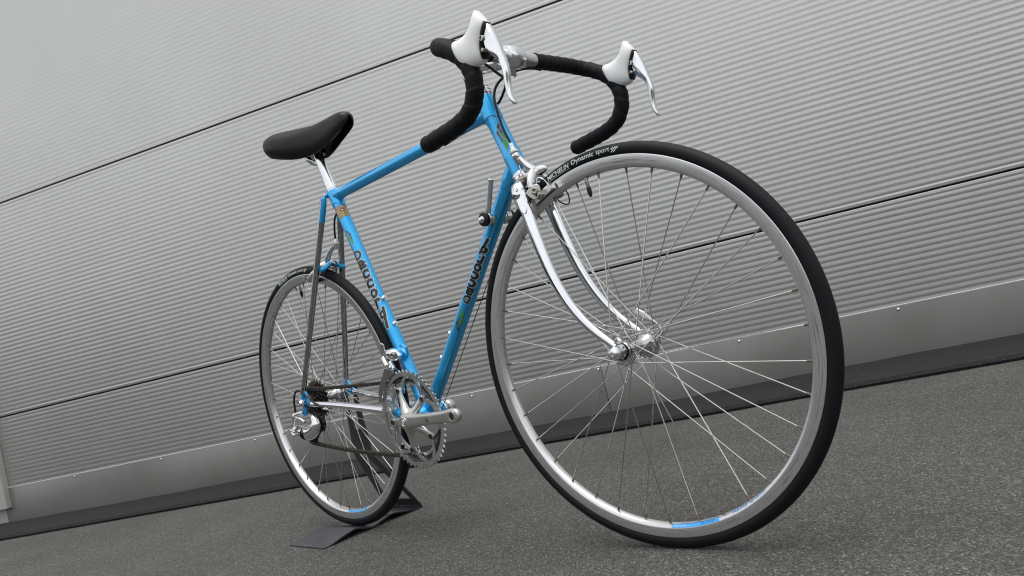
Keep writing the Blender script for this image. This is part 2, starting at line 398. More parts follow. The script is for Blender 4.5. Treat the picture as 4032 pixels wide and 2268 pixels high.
for sa, sb, off in ((-3.404, -.4145, -.0045), (-.4110, 2.6, -.0090), (2.601, S1, -.005)):
    mb = MB(); mb.tube([wl(sa, off+.0012, H1+.0008), wl(sb, off+.0012, H1+.0008)], .0014, 8); mb.obj('edge_highlight', 'highlight_white', wall)
rv = MB(); rv.lathe((0, 0, 0), -WN, [(0, .0050), (.0010, .0050), (.0020, .004), (.0025, .0021), (.0020, .0016), (.0019, 0)], 14, caps=False)
rme = None
for k in range(-5, 9):
    s = -.4245+.5035*k
    if s < -3.3 : continue
    if rme is None: r0 = rv.obj('rivet', 'rivet_steel', wall, mtx=M.Translation(wl(s, -.0058, .1745))); rme = r0.data
    else: link('rivet', rme, wall, M.Translation(wl(s, -.0088 if s > -.41 else -.0043, .1745+random.uniform(-.003, .002))))
# cover strip at the far end of the facade, and the short plate below it
mb = MB(); pr = [(-3.367, -.001), (-3.366, -.030), (-3.369, -.034), (-3.60, -.034), (-3.60, -.001)]
mb.loft([[wl(s, o, z) for s, o in pr] for z in (.092, 3.4)]); mb.obj('corner_post', 'post_paint', wall, smooth=30)
mb = MB(); mb.loft([[wl(s, o, z) for s, o in [(-3.406, .01), (-3.406, -.006), (-3.9, -.006), (-3.9, .01)]] for z in (.0, .088)]); mb.obj('base_flashing', 'post_paint', wall, smooth=0)

# rubber strip laid along the foot of the wall
mat = MB(); N = 320; MD = .333; rnd = random.Random(3); e1 = e2 = 0; tops = []
for i in range(N+1):
    s = S0+(S1-S0)*i/N
    e1 = e1*.9+rnd.uniform(-.0012, .0012); e2 = e2*.8+rnd.uniform(-.0016, .0016); hh = .021+.004*sin(s*2.3)*sin(s*.7+1)+e2*.6
    ov = .0-.004
    tops.append([wp(s, -MD+e1+.004, .0005), wp(s, -MD+e1, .0085), wp(s, -MD+e1+.007, .0180), wp(s, -MD*.5, .0200+e2*.4), wp(s, -.010+ov, hh), wp(s, -.004+ov, hh-.002), wp(s, -.004+ov, .0005)])
for r in tops: mat.v += [tuple(p) for p in r]
mat.f = [(i*7+j, i*7+j+1, i*7+7+j+1, i*7+7+j) for i in range(N) for j in range(6)]
mo = mat.obj('rubber_mat', 'mat_rubber', smooth=50)
mo['label'] = 'long dark rubber granulate strip lying along the foot of the wall'; mo['category'] = 'mat'

# unseen belt of trees, added to darken what the wall and chrome mirror
pm('added_foliage', (.030, .045, .020), 0, .8, var=.6, vscale=1.2)
tr = MB(); rnd = random.Random(11); ctr = V((2.0, -3.0, 0)); NA, NZ = 220, 14
for i in range(NA+1):
    a = rad(-200+230*i/NA); hgt = 5.6+1.3*sin(i*.31)+1.2*sin(i*.83+1)+rnd.uniform(-.5, .5)
    for j in range(NZ+1):
        k = j/NZ; rr = 34+2.2*sin(k*PI*3+i*.7)+rnd.uniform(-.9, .9)+2.5*k*k
        tr.v.append((ctr.x+rr*cos(a), ctr.y+rr*sin(a), hgt*k))
tr.f = [(i*(NZ+1)+j, (i+1)*(NZ+1)+j, (i+1)*(NZ+1)+j+1, i*(NZ+1)+j+1) for i in range(NA) for j in range(NZ)]
to = tr.obj('added_treeline', 'added_foliage', smooth=0); to['kind'] = 'stuff'

# ------------------------------------------------------------------ bicycle: reference points (x forward, y to its own left, z up)
R = .334
BB = V((-.58753, 0, .26533)); RA = V((-.98862, 0, .34038)); FA = V((0, 0, R))
HA = 1.2811; AX = V((-cos(HA), 0, sin(HA))); AN = V((sin(HA), 0, cos(HA)))
AO = FA-AN*.04826
HT = AO+AX*.533; HB = AO+AX*.3711
STT = V((-.7464, 0, .8099)); SD = (STT-BB).normalized()
TTR = STT-SD*.012; TTF = HT-AX*.030; DTF = HB+AX*.022
bike = empty('racing_bicycle', mtx=M.Rotation(.01424, 4, 'X'), label='blue lugged steel road racing bicycle with chromed fork and white brake hoods', cat='bicycle')
STEER = M.Translation(AO) @ M.Rotation(.06389, 4, AX) @ M.Translation(-AO)

# ---- frame
def tubeobj(name, a, b, r, mat='blue_paint', seg=28, label=None, n=2):
    mb = MB(); mb.tube([V(a).lerp(V(b), i/(n-1)) for i in range(n)], r, seg); return mb.obj(name, mat, bike, label=label)
top_tube = tubeobj('top_tube', TTR, TTF, .0127)
down_tube = tubeobj('down_tube', BB, DTF, .0143)
seat_tube = tubeobj('seat_tube', BB, STT, .0143)
mb = MB(); mb.lathe(HB, AX, [(0, .0176), (.004, .0176), (.006, .0166), (.156, .0166), (.158, .0176), (.162, .0176)], 32); head_tube = mb.obj('head_tube', 'blue_paint', bike)
def lug(a, d, r, L, tip, name='lug', nrm=None):
    """sleeve round a tube from a along d with a pointed shore line"""
    d = V(d).normalized(); nrm = V(nrm); u = (nrm-d*nrm.dot(d)).normalized(); b = d.cross(u); seg = 36; r0 = []; r1 = []; r2 = []
    for j in range(seg):
        q = 2*PI*j/seg; e = L+tip*(abs(cos(q))**3); w = u*cos(q)+b*sin(q)
        r0.append(V(a)+w*(r+.0014)); r1.append(V(a)+d*(e-.0012)+w*(r+.0013)); r2.append(V(a)+d*e+w*(r-.0002))
    mb = MB(); mb.loft([r0, r1, r2], caps=False); return mb.obj(name, 'blue_paint', bike, smooth=35)
lug(TTF, TTR-TTF, .0127, .028, .018, nrm=(0, 1, 0)); lug(DTF, BB-DTF, .0143, .030, .022, nrm=(0, 1, 0))
lug(HT, -AX, .0166, .043, .010, nrm=(1, 0, 0)); lug(HB, AX, .0166, .036, .012, nrm=(1, 0, 0))
lug(STT, -SD, .0145, .034, .012, nrm=(-1, 0, 0)); lug(TTR, TTF-TTR, .0127, .024, .012, nrm=(0, 1, 0))
lug(BB, SD, .0143, .040, .012, nrm=(0, 1, 0)); lug(BB, DTF-BB, .0143, .040, .012, nrm=(0, 1, 0))
# seat lug clamp ears and bolt
mb = MB()
for s in (-1, 1): mb.lathe(STT+V((-.0185, s*.0045, -.004)), (0, s, 0), [(0, .0068), (.007, .0068), (.0085, .0052)], 16)
mb.obj('seat_clamp', 'blue_paint', bike)
mb = MB(); mb.lathe(STT+V((-.0195, -.0133, -.004)), (0, -1, 0), [(0, .0048), (.003, .0048), (.0042, .0036), (.004, .0022), (.001, .002), (.001, 0)], 14); mb.obj('seat_bolt', 'bright_alloy', bike)
# bottom bracket shell and cups
mb = MB(); mb.lathe(BB+V((0, -.034, 0)), (0, 1, 0), [(0, .0195), (.001, .0202), (.067, .0202), (.068, .0195)], 36); bbs = mb.obj('bottom_bracket_shell', 'blue_bright', bike)
mb = MB(); mb.lathe(BB+V((0, .0342, 0)), (0, 1, 0), [(0, .0188), (.003, .0192), (.005, .0175), (.0055, .012), (.013, .009), (.020, .0085)], 28); mb.obj('bearing_cup', 'alloy', bbs)
mb = MB(); mb.lathe(BB+V((0, -.0342, 0)), (0, -1, 0), [(0, .0188), (.003, .0192), (.005, .0175), (.0055, .012), (.02, .009)], 28); mb.obj('bearing_cup', 'alloy', bbs)
# stays
for s in (-1, 1):
    a = V((-.760, s*.0205, .800)); e = RA+V((.004, s*.0625, .030)); d = e-a
    pts = [a+d*.115, a+d*.3, a+d*.6, a+d*.9, e]
    mb = MB(); mb.tube([V(p) for p in pts], [.0074, .0074, .0072, .0066, .0062], 20)
    st = mb.obj('seat_stay', 'dull_chrome', bike)
    mb = MB(); mb.tube([a-d*.004, a+d*.02, a+d*.06, a+d*.119], None, 18, up=(0, 1, 0), flat=[(.0035, .0075), (.0062, .0083), (.0078, .0083), (.0079, .0079)])
    cap = mb.obj('stay_cap', 'blue_paint', st)
    if s < 0:
        dd = d.normalized(); nn = V((-.35, -1, 0)); nn = (nn-dd*nn.dot(dd)).normalized()
        fr = on_tube(a, -dd, nn, .0081)
        decal('decal', 'decal_pale', cap, [(patch2d([(-.052, -.0046), (-.052, .0046), (-.002, .0046), (-.002, -.0046)]), 0, 0)], lambda u, v, l: fr(u, v, l), .0003)
        # letters upright, stacked down the cap
        decal('decal', 'decal_black', cap, [(t, dv, du) for t, du, dv in [(text2d(ch, .0078, .025), -.0065-i*.0056, 0) for i, ch in enumerate('Daccordi')]],
              lambda x, y, l: a-dd*y+(nn*cos(x/.0083)+nn.cross(dd)*sin(x/.0083))*(.0083+l), .0005)
    # chain stay: leaves the shell, squeezed past the tyre, straight to the drop-out
    p = [BB+V((-.016, s*.020, .002)), BB+V((-.05, s*.0235, .010)), BB+V((-.085, s*.0265, .0175)), BB+V((-.16, s*.034, .032)), BB+V((-.28, s*.049, .0545)), RA+V((.030, s*.0625, -.006))]
    pp = spline(p, 4); m = len(pp); mb = MB()
    mb.tube(pp[3:], None, 20, up=(0, 0, 1), flat=[(.0112-.0040*(i/(m-4)), .0088-.0014*(i/(m-4))) for i in range(m-3)])
    cs = mb.obj('chain_stay', 'chrome', bike)
    mb = MB(); mb.tube(pp[:8], None, 20, up=(0, 0, 1), flat=[(.0124, .0100)]*8); mb.obj('lug', 'blue_bright', cs)
    # drop-out: forged Y plate with a triangular window, blue
    c = RA; y0 = s*.0595; y1 = s*.0655
    fn = lambda x, z, t: V((c.x+x, t, c.z+z))
    do = MB()
    do.plate([(.004, .036), (-.004, .034), (-.010, .020), (-.018, .004), (-.017, -.008), (-.008, -.014), (-.006, -.002), (.004, .002), (.004, .010), (-.003, .014), (.003, .026)], fn, y0, y1)
    do.plate([(.004, .036), (.003, .026), (.022, -.001), (.010, -.001), (.004, .004), (-.006, .002), (-.006, -.004), (.006, -.006), (.020, -.012), (.034, -.010), (.034, -.002), (.018, .012)], fn, y0+s*.0003, y1-s*.0003)
    if s < 0: do.plate([(-.017, -.006), (-.006, -.008), (-.001, -.016), (-.006, -.030), (-.014, -.033), (-.019, -.027), (-.016, -.016)], fn, y0+s*.0006, y1-s*.0006)
    do.obj('dropout', 'blue_paint', bike, smooth=30)
# brake bridge: wavy blue bar with a bolt through it
bz = V((-.826, 0, .6455))
mb = MB(); P = spline([bz+V((-.002, -.034, -.005)), bz+V((-.001, -.022, -.002)), bz+V((0, -.010, .005)), bz+V((0, 0, .008)), bz+V((0, .010, .005)), bz+V((-.001, .022, -.002)), bz+V((-.002, .034, -.005))], 4)
mb.tube(P, None, 14, up=(1, 0, 0), flat=[(.0062, .0050)]*len(P)); br = mb.obj('brake_bridge', 'blue_bright', bike)
mb = MB(); mb.lathe(bz+V((-.010, 0, .0070)), (1, 0, 0), [(0, .0050), (.026, .0050), (.0265, .0040), (.0225, .0030), (.0225, 0)], 18); mb.obj('bolt', 'dull_chrome', br)
# pump peg, bottle bolts, cable stop and guide
for t, o in ((.489, V((1, 0, .3))), (.376, V((1, 0, .3)))):
    q = BB+SD*(t*(STT-BB).length+.0); nn = (V((1, 0, 0))-SD*SD.x).normalized()
    mb = MB(); mb.lathe(q+nn*.0135, nn, [(0, .0062), (.003, .0062), (.003, .0045), (.0068, .0045), (.0075, .0038), (.0072, .0024), (.003, .002), (.003, 0)], 14); mb.obj('bottle_bolt', 'bright_alloy', bike)
DD = (DTF-BB).normalized(); DN = (V((-1, 0, 1))-DD*V((-1, 0, 1)).dot(DD)).normalized()
for xx in (-.4407, -.4860):
    q = BB+DD*((xx-BB.x)/DD.x)
    mb = MB(); mb.lathe(q+DN*.0135, DN, [(0, .006), (.003, .006), (.003, .0045), (.0066, .0045), (.0072, .0036), (.0072, 0)], 14); mb.obj('bottle_bolt', 'bright_alloy', bike)

# ---- head set, fork, stem
def st_obj(mb, name, mat, parent=None, **k):
    return mb.obj(name, mat, parent or bike, mtx=(None if parent else STEER), **k)
mb = MB(); mb.lathe(HT, AX, [(0, .0180), (.003, .0186), (.004, .0196), (.0075, .0196), (.0085, .0170), (.0105, .0172), (.0115, .0190), (.015, .0190), (.0185, .0165), (.019, .0178), (.0215, .0178), (.022, .0165), (.026, .0163), (.028, .0145), (.0285, .0112)], 32); mb.obj('headset', 'chrome', bike)
mb = MB(); mb.lathe(HB, -AX, [(0, .0180), (.003, .0196), (.006, .0200), (.0065, .0188), (.0085, .0188), (.009, .0205), (.0125, .0205), (.0135, .0185), (.016, .0180), (.0165, .0165)], 32); mb.obj('headset', 'chrome', bike)
# fork crown: column plus sloping shoulders over both blades
mb = MB(); CR = HB-AX*.0165
mb.lathe(CR+AX*.002, -AX, [(0, .0162), (.004, .0158), (.010, .0155), (.024, .0150), (.032, .0125)], 28)
rings = []
for y in [-.046, -.0455, -.044, -.040, -.033, -.026, -.018, -.009, 0, .009, .018, .026, .033, .040, .044, .0455, .046]:
    k = abs(y)/.046; drop = .006+.017*k**1.6; hw = .0145*math.sqrt(max(.03, 1-max(0, k-.62)**2/.16)); hh = (.0125+.006*k)*math.sqrt(max(.04, 1-max(0, k-.72)**2/.09))
    c0 = CR-AX*(drop+.004)+AN*.0005+V((0, y, 0))
    rings.append([c0+AN*hw*math.copysign(abs(cos(2*PI*j/20))**.8, cos(2*PI*j/20))+AX*hh*sin(2*PI*j/20) for j in range(20)])
mb.loft(rings); st_obj(mb, 'fork_crown', 'chrome')
BP = [(-.1385, .630), (-.1300, .595), (-.1215, .550), (-.1055, .487), (-.0850, .438), (-.0615, .4005), (-.0370, .3730), (-.0150, .3535), (-.0040, .3435)]
for s in (-1, 1):
    pts = spline([V((x, s*(.0335+.0145*min(1, (.63-z)/.29)), z)) for x, z in BP], 5); n = len(pts); mb = MB(); fl = []
    for i in range(n):
        k = i/(n-1); fl.append((.0128*(1-k)**1.0+.0054*k, .0084*(1-k)+.0052*k))
    mb.tube(pts, None, 24, up=(1, 0, .3), flat=fl); bl = st_obj(mb, 'fork_blade', 'chrome')
    # pointed tang of the crown running down the blade, with a dark window above it
    d0 = (pts[6]-pts[0]).normalized(); uu = V((1, 0, .3)); uu = (uu-d0*uu.dot(d0)).normalized(); b2 = d0.cross(uu); r0 = []; r1 = []; r2 = []
    for j in range(36):
        q = 2*PI*j/36; e_ = .012+.022*max(0, sin(q)*(-1 if b2.y > 0 else 1)*-s*-1)**2.2 if False else .012+.024*max(0., (uu*cos(q)+b2*sin(q)).dot(V((.25, s*.97, 0))))**3
        wv = uu*(.0137*cos(q))+b2*(.0092*sin(q)); wn = (uu*cos(q)+b2*sin(q))
        r0.append(pts[0]+d0*-.006+wv+wn*.0016); r1.append(pts[0]+d0*(e_-.001)+wv*(1-e_*1.8)+wn*.0014); r2.append(pts[0]+d0*e_+wv*(1-e_*1.8)-wn*.0002)
    mb = MB(); mb.loft([r0, r1, r2], caps=False); mb.obj('crown_tang', 'chrome', bl, smooth=35)
    on = (V((.35, s*.94, .15))).normalized(); ou = V((0, 0, 1)).cross(on).normalized(); oc = pts[0]+V((-.002, s*.0112, .004))
    mb = MB(); mb.plate([(-.0075, -.005), (.0065, .0065), (.0030, -.009)], lambda a_, b_, t_: oc+ou*(a_*-s)+V((0, 0, b_))+on*t_, -.003, .0006); mb.obj('crown_window', 'dark_bolt', bl, smooth=0)
    mb = MB()
    # drop-out
    y0 = s*.0445; y1 = s*.0505; fn = lambda x, z, t: V((x, t, R+z))
    mb.plate([(-.010, .018), (.000, .017), (.010, .010), (.0125, .002), (.010, -.008), (.005, -.012), (.005, 0), (0, .005), (-.005, 0), (-.005, -.012), (-.010, -.008), (-.0125, .003)], fn, y0, y1)
    mb.obj('dropout', 'chrome', bl, smooth=30)
    # dark cut-out and pointed edge line of the crown on the outside of the blade
# stem: quill, forged extension, clamp round the bar
QT = AO+AX*.594; BC = V((-.1131, 0, .8757))
mb = MB(); mb.tube([HT+AX*.012, HT+AX*.03, QT-AX*.012], .0111, 24); stem = st_obj(mb, 'stem', 'bright_alloy')
mb = MB()
e0 = QT-AX*.002-V((.006, 0, 0)); pts = spline([e0-AX*.012, e0, e0+V((.022, 0, .002)), BC-V((.03, 0, -.004)), BC-V((.010, 0, 0))], 5)
mb.tube(pts, None, 20, up=(0, 0, 1), flat=[(.0135+.001*i/len(pts), .0118) for i in range(len(pts))]); mb.obj('stem_extension', 'bright_alloy', stem)
mb = MB(); mb.lathe(BC+V((0, -.0215, 0)), (0, 1, 0), [(0, .0150), (.001, .0185), (.004, .0198), (.0215, .0204), (.039, .0198), (.042, .0185), (.043, .0150)], 36); clamp = mb.obj('bar_clamp', 'bright_alloy', stem)
mb = MB(); mb.box(BC+V((-.012, 0, -.022)), .013, .020, .012, M.Rotation(.4, 3, 'Y')); mb.lathe(BC+V((-.013, -.013, -.0245)), (0, 1, 0), [(0, .0045), (.0005, .0055), (.005, .0055), (.005, .004), (.021, .004), (.021, .0055), (.026, .0055)], 14); mb.obj('clamp_bolt', 'bright_alloy', stem, smooth=30)
mb = MB(); mb.lathe(QT+AX*.008-V((.004, 0, 0)), AX, [(0, .0075), (.0035, .0075), (.0045, .006), (.0045, .0035), (.002, .003), (.002, 0)], 16); mb.obj('expander_bolt', 'bright_alloy', stem)
# handlebar and tape
side = [(-.113, .8757), (-.1118, .8752), (-.104, .870), (-.088, .8605), (-.068, .8470), (-.0495, .829), (-.0385, .808), (-.0365, .786), (-.0435, .764), (-.0615, .7455), (-.090, .7365), (-.125, .7325), (-.1745, .7285)]
yy = [.120, .165, .187, .1965, .1995, .200, .200, .200, .200, .200, .200, .2005, .201]
mb = MB(); mb.tube([BC+V((0, y, 0)) for y in (-.10, -.075, -.055, -.03, 0, .03, .055, .075, .10)], [.0119, .012, .0125, .0129, .0130, .0129, .0125, .012, .0119], 24)
bar = st_obj(mb, 'handlebar', 'alloy')
for s in (-1, 1):
    cl = spline([V((BC.x, s*.060, BC.z)), V((BC.x, s*.085, BC.z))]+[V((x, s*y, z)) for (x, z), y in zip(side, yy)], 8)
    cl = resample(cl, .0016); n = len(cl); seg = 24; mb = MB(); u = V((0, 0, 1)); wrap = .0215
    for i, c in enumerate(cl):
        t = (cl[min(i+1, n-1)]-cl[max(i-1, 0)]).normalized()
        if i == 0: u = V((0, 0, 1))
        u = (u-t*u.dot(t)).normalized(); b = t.cross(u); d = i*.0016
        e = .0133 if d > .05 else .0129+.0004*d/.05
        endr = 1 if d < (n-7)*.0016 else max(.45, math.sqrt(max(0, 1-((d-(n-7)*.0016)/.0105)**2)))
        for j in range(seg):
            q = 2*PI*j/seg; f = (d/wrap+s*j/seg+.13*sin(d*55)) % 1.0
            r = (e+.00155*(1-f)**.7*(1 if f > .06 else f/.06))*endr
            mb.uv[len(mb.v)] = (d, q*.0155); mb.v.append(tuple(c+(u*cos(q)+b*sin(q))*r))
    for i in range(n-1):
        for j in range(seg): mb.f.append((i*seg+j, i*seg+(j+1) % seg, (i+1)*seg+(j+1) % seg, (i+1)*seg+j))
    mb.f.append(tuple(reversed(range(seg)))); mb.f.append(tuple((n-1)*seg+j for j in range(seg)))
    mb.obj('bar_tape', 'bar_tape', bar, smooth=55)
    # brake lever: hood, blade, dark bracket, pivot
    mb = MB()
    profloft(mb, slim([((-.0640, .8560), (-.0500, .8140), .0155), ((-.0590, .8570), (-.0440, .8090), .0175), ((-.0470, .8555), (-.0240, .8045), .0178), ((-.0330, .8575), (-.0040, .8070), .0172), ((-.0215, .8605), (.0020, .8265), .0168),
                  ((-.0135, .8660), (.0150, .8470), .0160), ((-.0085, .8735), (.0185, .8590), .0135), ((-.0035, .8800), (.0115, .8715), .0098), ((.0005, .8835), (.0060, .8805), .0045)], 1, .92, -.018, .86), 24, 2.4, s*.200)
    hood = st_obj(mb, 'brake_hood', 'hood_white')
    mb = MB(); profloft(mb, slim([((-.004, .8095), (-.001, .8085), .0085), ((-.0035, .816), (.0018, .815), .0122), ((-.001, .830), (.0058, .828), .0136), ((.006, .845), (.0140, .842), .0135), ((.012, .855), (.0190, .852), .0118), ((.0155, .8605), (.0190, .8585), .0085)], 1, .88, -.018, .90), 18, 2.6, s*.200); mb.obj('lever_bracket', 'black_plastic', hood)
    mb = MB(); profloft(mb, slim_lever([((.0100, .8560), (.0185, .8540), .0060), ((.0040, .8420), (.0240, .8420), .0122), ((-.0010, .8270), (.0290, .8270), .0132), ((.0045, .8125), (.0332, .8075), .0122), ((.0175, .7985), (.0358, .7925), .0100), ((.0222, .7800), (.0355, .7765), .0090), ((.0215, .7620), (.0318, .7590), .0084), ((.0215, .7450), (.0310, .7420), .0080), ((.0250, .7340), (.0345, .7310), .0072), ((.0275, .7280), (.0335, .7265), .0045)]), 20, 3.0, s*.200)
    lv = st_obj(mb, 'brake_lever', 'lever_alloy' if 'lever_alloy' in MAT else 'bright_alloy')
    mb = MB(); mb.lathe(V((.0055, s*.200-.0112, .8365)), (0, 1, 0), [(-.0002, .0026), (-.0008, .0030), (-.0008, .0038), (0, .0044), (.0224, .0044), (.0234, .0036), (.0232, .0028)], 18); mb.obj('pivot_bolt', 'bolt_steel', lv)
    mb = MB(); mb.lathe(V((.0018, s*.200-.0112, .8200)), (0, 1, 0), [(0, .0022), (.0004, .0030), (.022, .0030), (.0224, .0022)], 14); mb.obj('cable_anchor', 'bolt_steel', lv)

# ------------------------------------------------------------------ wheels
RO = .3222; RM = .0119
def arc_lathe(prof, seg=120):
    """closed profile of (radius, y) swept round the axle"""
    mb = MB()
    mb.loft([[V((r*cos(2*PI*i/seg), y, r*sin(2*PI*i/seg))) for r, y in prof] for i in range(seg)], caps=False, loop=True); return mb
def cyl(name, mat, r, parent=None, seg=8, taper=1):
    mb = MB(); mb.tube([(0, 0, 0), (0, 0, 1)], [r, r*taper], seg); o = mb.obj(name, mat, parent); return o
SPK = NIP = None
def between(a, b):
    d = b-a; q = d.to_track_quat('Z', 'Y').to_matrix().to_4x4(); return M.Translation(a) @ q @ M.Diagonal((1, 1, d.length, 1))
def wheel(mtx, rear, phase, vang, label):
    global SPK, NIP
    W = empty('wheel', bike, mtx, label)
    prof = []
    for i in range(28):
        q = 2*PI*i/28; k = RM*(1+.035*max(0, cos(q))**6); prof.append((RO+k*cos(q), RM*.985*sin(q)))
    arc_lathe(prof, 160).obj('tyre', 'rubber', W, smooth=60)
    half = [(.3146, .0100), (.3138, .0104), (.3002, .0103), (.2975, .0096), (.2950, .0078), (.2934, .0048), (.2929, .0018)]
    prof = half+[(r, -y) for r, y in reversed(half)]+[(.3146, -.0086), (.308, -.008), (.308, .008), (.3146, .0086)]
    arc_lathe(prof, 160).obj('rim', 'rim_alloy', W, smooth=25)
    # rim joint and hub
    mb = MB()
    if rear:
        mb.lathe((0, -.066, 0), (0, 1, 0), [(0, .0055), (.006, .0055), (.006, .009), (.010, .009), (.012, .012), (.040, .014), (.042, .0228), (.0455, .0228), (.0465, .017), (.055, .0135), (.066, .0115), (.085, .0125), (.096, .018), (.0985, .0228), (.102, .0228), (.104, .0175), (.110, .012), (.118, .0105), (.126, .0085), (.132, .0055)], 32)
        fy = (-.0223, .0343); hr = .0200
    else:
        mb.lathe((0, -.0505, 0), (0, 1, 0), [(0, .0048), (.0015, .0075), (.0060, .0085), (.0075, .0120), (.0110, .0140), (.0135, .0155), (.0140, .0245), (.0170, .0245), (.0178, .0190), (.0250, .0162), (.0330, .0112), (.0430, .0092), (.0505, .0090), (.0580, .0092), (.0680, .0112), (.0760, .0162), (.0832, .0190), (.0840, .0245), (.0870, .0245), (.0875, .0155), (.0900, .0140), (.0935, .0120), (.0950, .0085), (.0995, .0075), (.101, .0048)], 40)
        fy = (-.0348, .0348); hr = .0213
    mb.obj('hub', 'hub_alloy', W, smooth=35)
    if not rear:
        for y_, d_ in ((-.0405, -1), (.0405, 1)):
            mb = MB(); mb.lathe((0, y_, 0), (0, d_, 0), [(-.001, .0124), (-.001, .0146), (.0022, .0146), (.0022, .0124)], 28, loop=True, caps=False); mb.obj('bearing_seal', 'black_plastic', W)
    for k in range(36):
        a = rad(phase+10*k); s = k % 2; lead = 1 if (k//2) % 2 == 0 else -1
        h = a+lead*rad(64); yb = fy[s]+(.0019 if lead > 0 else -.0019)*(1 if s else -1)
        A = V((hr*cos(h), yb, hr*sin(h))); B_ = V((.2945*cos(a), (-.0022, .0022)[s], .2945*sin(a)))
        C_ = B_+(A-B_).normalized()*.010
        if SPK is None:
            o = cyl('spoke', 'spoke_steel', .00098, W, 6); SPK = o.data; o.matrix_local = between(A, C_)
            o = cyl('nipple', 'nipple_brass', .0021, W, 8, .85); NIP = o.data; o.matrix_local = between(B_-(A-B_).normalized()*.0015, C_)
        else: link('spoke', SPK, W, between(A, C_)); link('nipple', NIP, W, between(B_-(A-B_).normalized()*.0015, C_))
        if k == 0:
            hd = MB(); hd.lathe((0, -.0014, 0), (0, 1, 0), [(0, .0008), (.0004, .0017), (.0009, .0019)], 10, caps=True); sh = hd.obj('spoke_head', 'dull_chrome', W); shm = sh.data
            sh.matrix_local = M.Translation(V((hr*cos(h), fy[s]+(-.0016 if s == 0 else -.0016), hr*sin(h))))
        elif s == 0 or not rear: link('spoke_head', shm, W, M.Translation(V((hr*cos(h), fy[s]-.0016, hr*sin(h)))))
    # valve with its ring nut and black cap
    va = rad(vang); e = V((cos(va), 0, sin(va)))
    mb = MB(); mb.lathe(e*.2935, -e, [(0, .0045), (.0025, .0045), (.0028, .0031), (.0165, .0031), (.018, .0024), (.022, .0024)], 16); vo = mb.obj('valve', 'bolt_steel', W)
    mb = MB(); mb.lathe(e*.2775, -e, [(0, .0034), (.002, .0042), (.009, .0040), (.016, .0026), (.0165, .0018)], 16); mb.obj('valve_cap', 'black_plastic', W)
    # print on the tyre
    def ty(a0):
        return lambda u, v, l: (lambda an, ps: V(((RO+(RM+l)*sin(ps))*cos(an), -(RM+l)*.985*cos(ps), (RO+(RM+l)*sin(ps))*sin(an))))(rad(a0)-u/.3245, .16+v/RM)
    f = ty(106.3 if not rear else 106.6)
    items = [(text2d('MICHELIN', fit=(.0520, .0086), offset=.022, strip=.12, shear=.2), .028, 0), (text2d('Dynamic', fit=(.0475, .0108), offset=.012, strip=.12), .0835, .0002), (text2d('sport', fit=(.027, .0090), strip=.12), .1260, .0002)]
    items.append((patch2d([(-.026, -.0003), (-.026, .0003), (.026, .0003), (.026, -.0003)]), .028, -.0058))
    for i in range(7):
        for j in range(4):
            if (i+j) % 2 == 0 and not (i > 3 and j < i-3): 
                q = .0011; items.append((([(-q, -q), (q, -q), (q, q), (-q, q)], [(0, 1, 2, 3)]), .1435+i*.0022, -.0033+j*.0022))
    decal('tyre_print', 'tyre_print', W, items, f, .00022)
    # sticker on the inner flank of the rim, at the bottom
    a0 = -91 if not rear else -92.8
    def rm_(a0):
        def fn(u, v, l):
            k = v/.0078; pr = [(.2988, .0101), (.2962, .0089), (.2944, .0064), (.2934, .0048)]
            x = min(2.999, max(0, k*3)); i = int(x); t = x-i; r = pr[i][0]*(1-t)+pr[i+1][0]*t; y = pr[i][1]*(1-t)+pr[i+1][1]*t
            an = rad(a0)+u/.297; return V(((r-l)*cos(an), -(y+l*.6), (r-l)*sin(an)))
        return fn
    f = rm_(a0)
    L = .0905
    decal('rim_sticker', 'decal_sky', W, [(patch2d([(L*i/6, 0), (L*(i+1)/6, 0), (L*(i+1)/6, .0055), (L*i/6, .0055)]), 0, 0) for i in range(6)], f, .0003)
    decal('rim_sticker', 'decal_deep', W, [(patch2d([(L*i/6, .0056), (L*(i+1)/6, .0056), (L*(i+1)/6, .0078), (L*i/6, .0078)]), 0, 0) for i in range(6)], f, .0003)
    if not rear:
        decal('rim_sticker', 'decal_white', W, [(text2d('Made in Italy', fit=(.025, .0030), strip=.3), .0165, .0022), (text2d('EXTRA', fit=(.014, .0018), strip=.3), .012, .0066)], f, .0005)
        decal('rim_sticker', 'decal_deep', W, [(text2d('elite', fit=(.028, .0052), strip=.3, shear=.3), .069, .0042)], f, .0005)
        f2 = rm_(-69.0)
        decal('rim_sticker', 'decal_sky', W, [(text2d('AERO', fit=(.031, .0052), strip=.3, shear=.3), .019, .0045), (text2d('dynamic', fit=(.036, .0058), strip=.3, shear=.3), .058, .0042)], f2, .0005)
        decal('rim_sticker', 'decal_deep', W, [(text2d('AERO', fit=(.031, .0052), offset=-.028, strip=.3, shear=.3), .019, .0045), (text2d('dynamic', fit=(.036, .0058), offset=-.028, strip=.3, shear=.3), .058, .0042)], f2, .0007)
    return W
WF = wheel(STEER @ M.Translation(FA), False, 8.0, 93.6, 'front wheel with polished hub and slim black tyre')
WR = wheel(M.Translation(RA), True, 6.7, 91.6, 'rear wheel with black tyre and rusty brown sprockets')
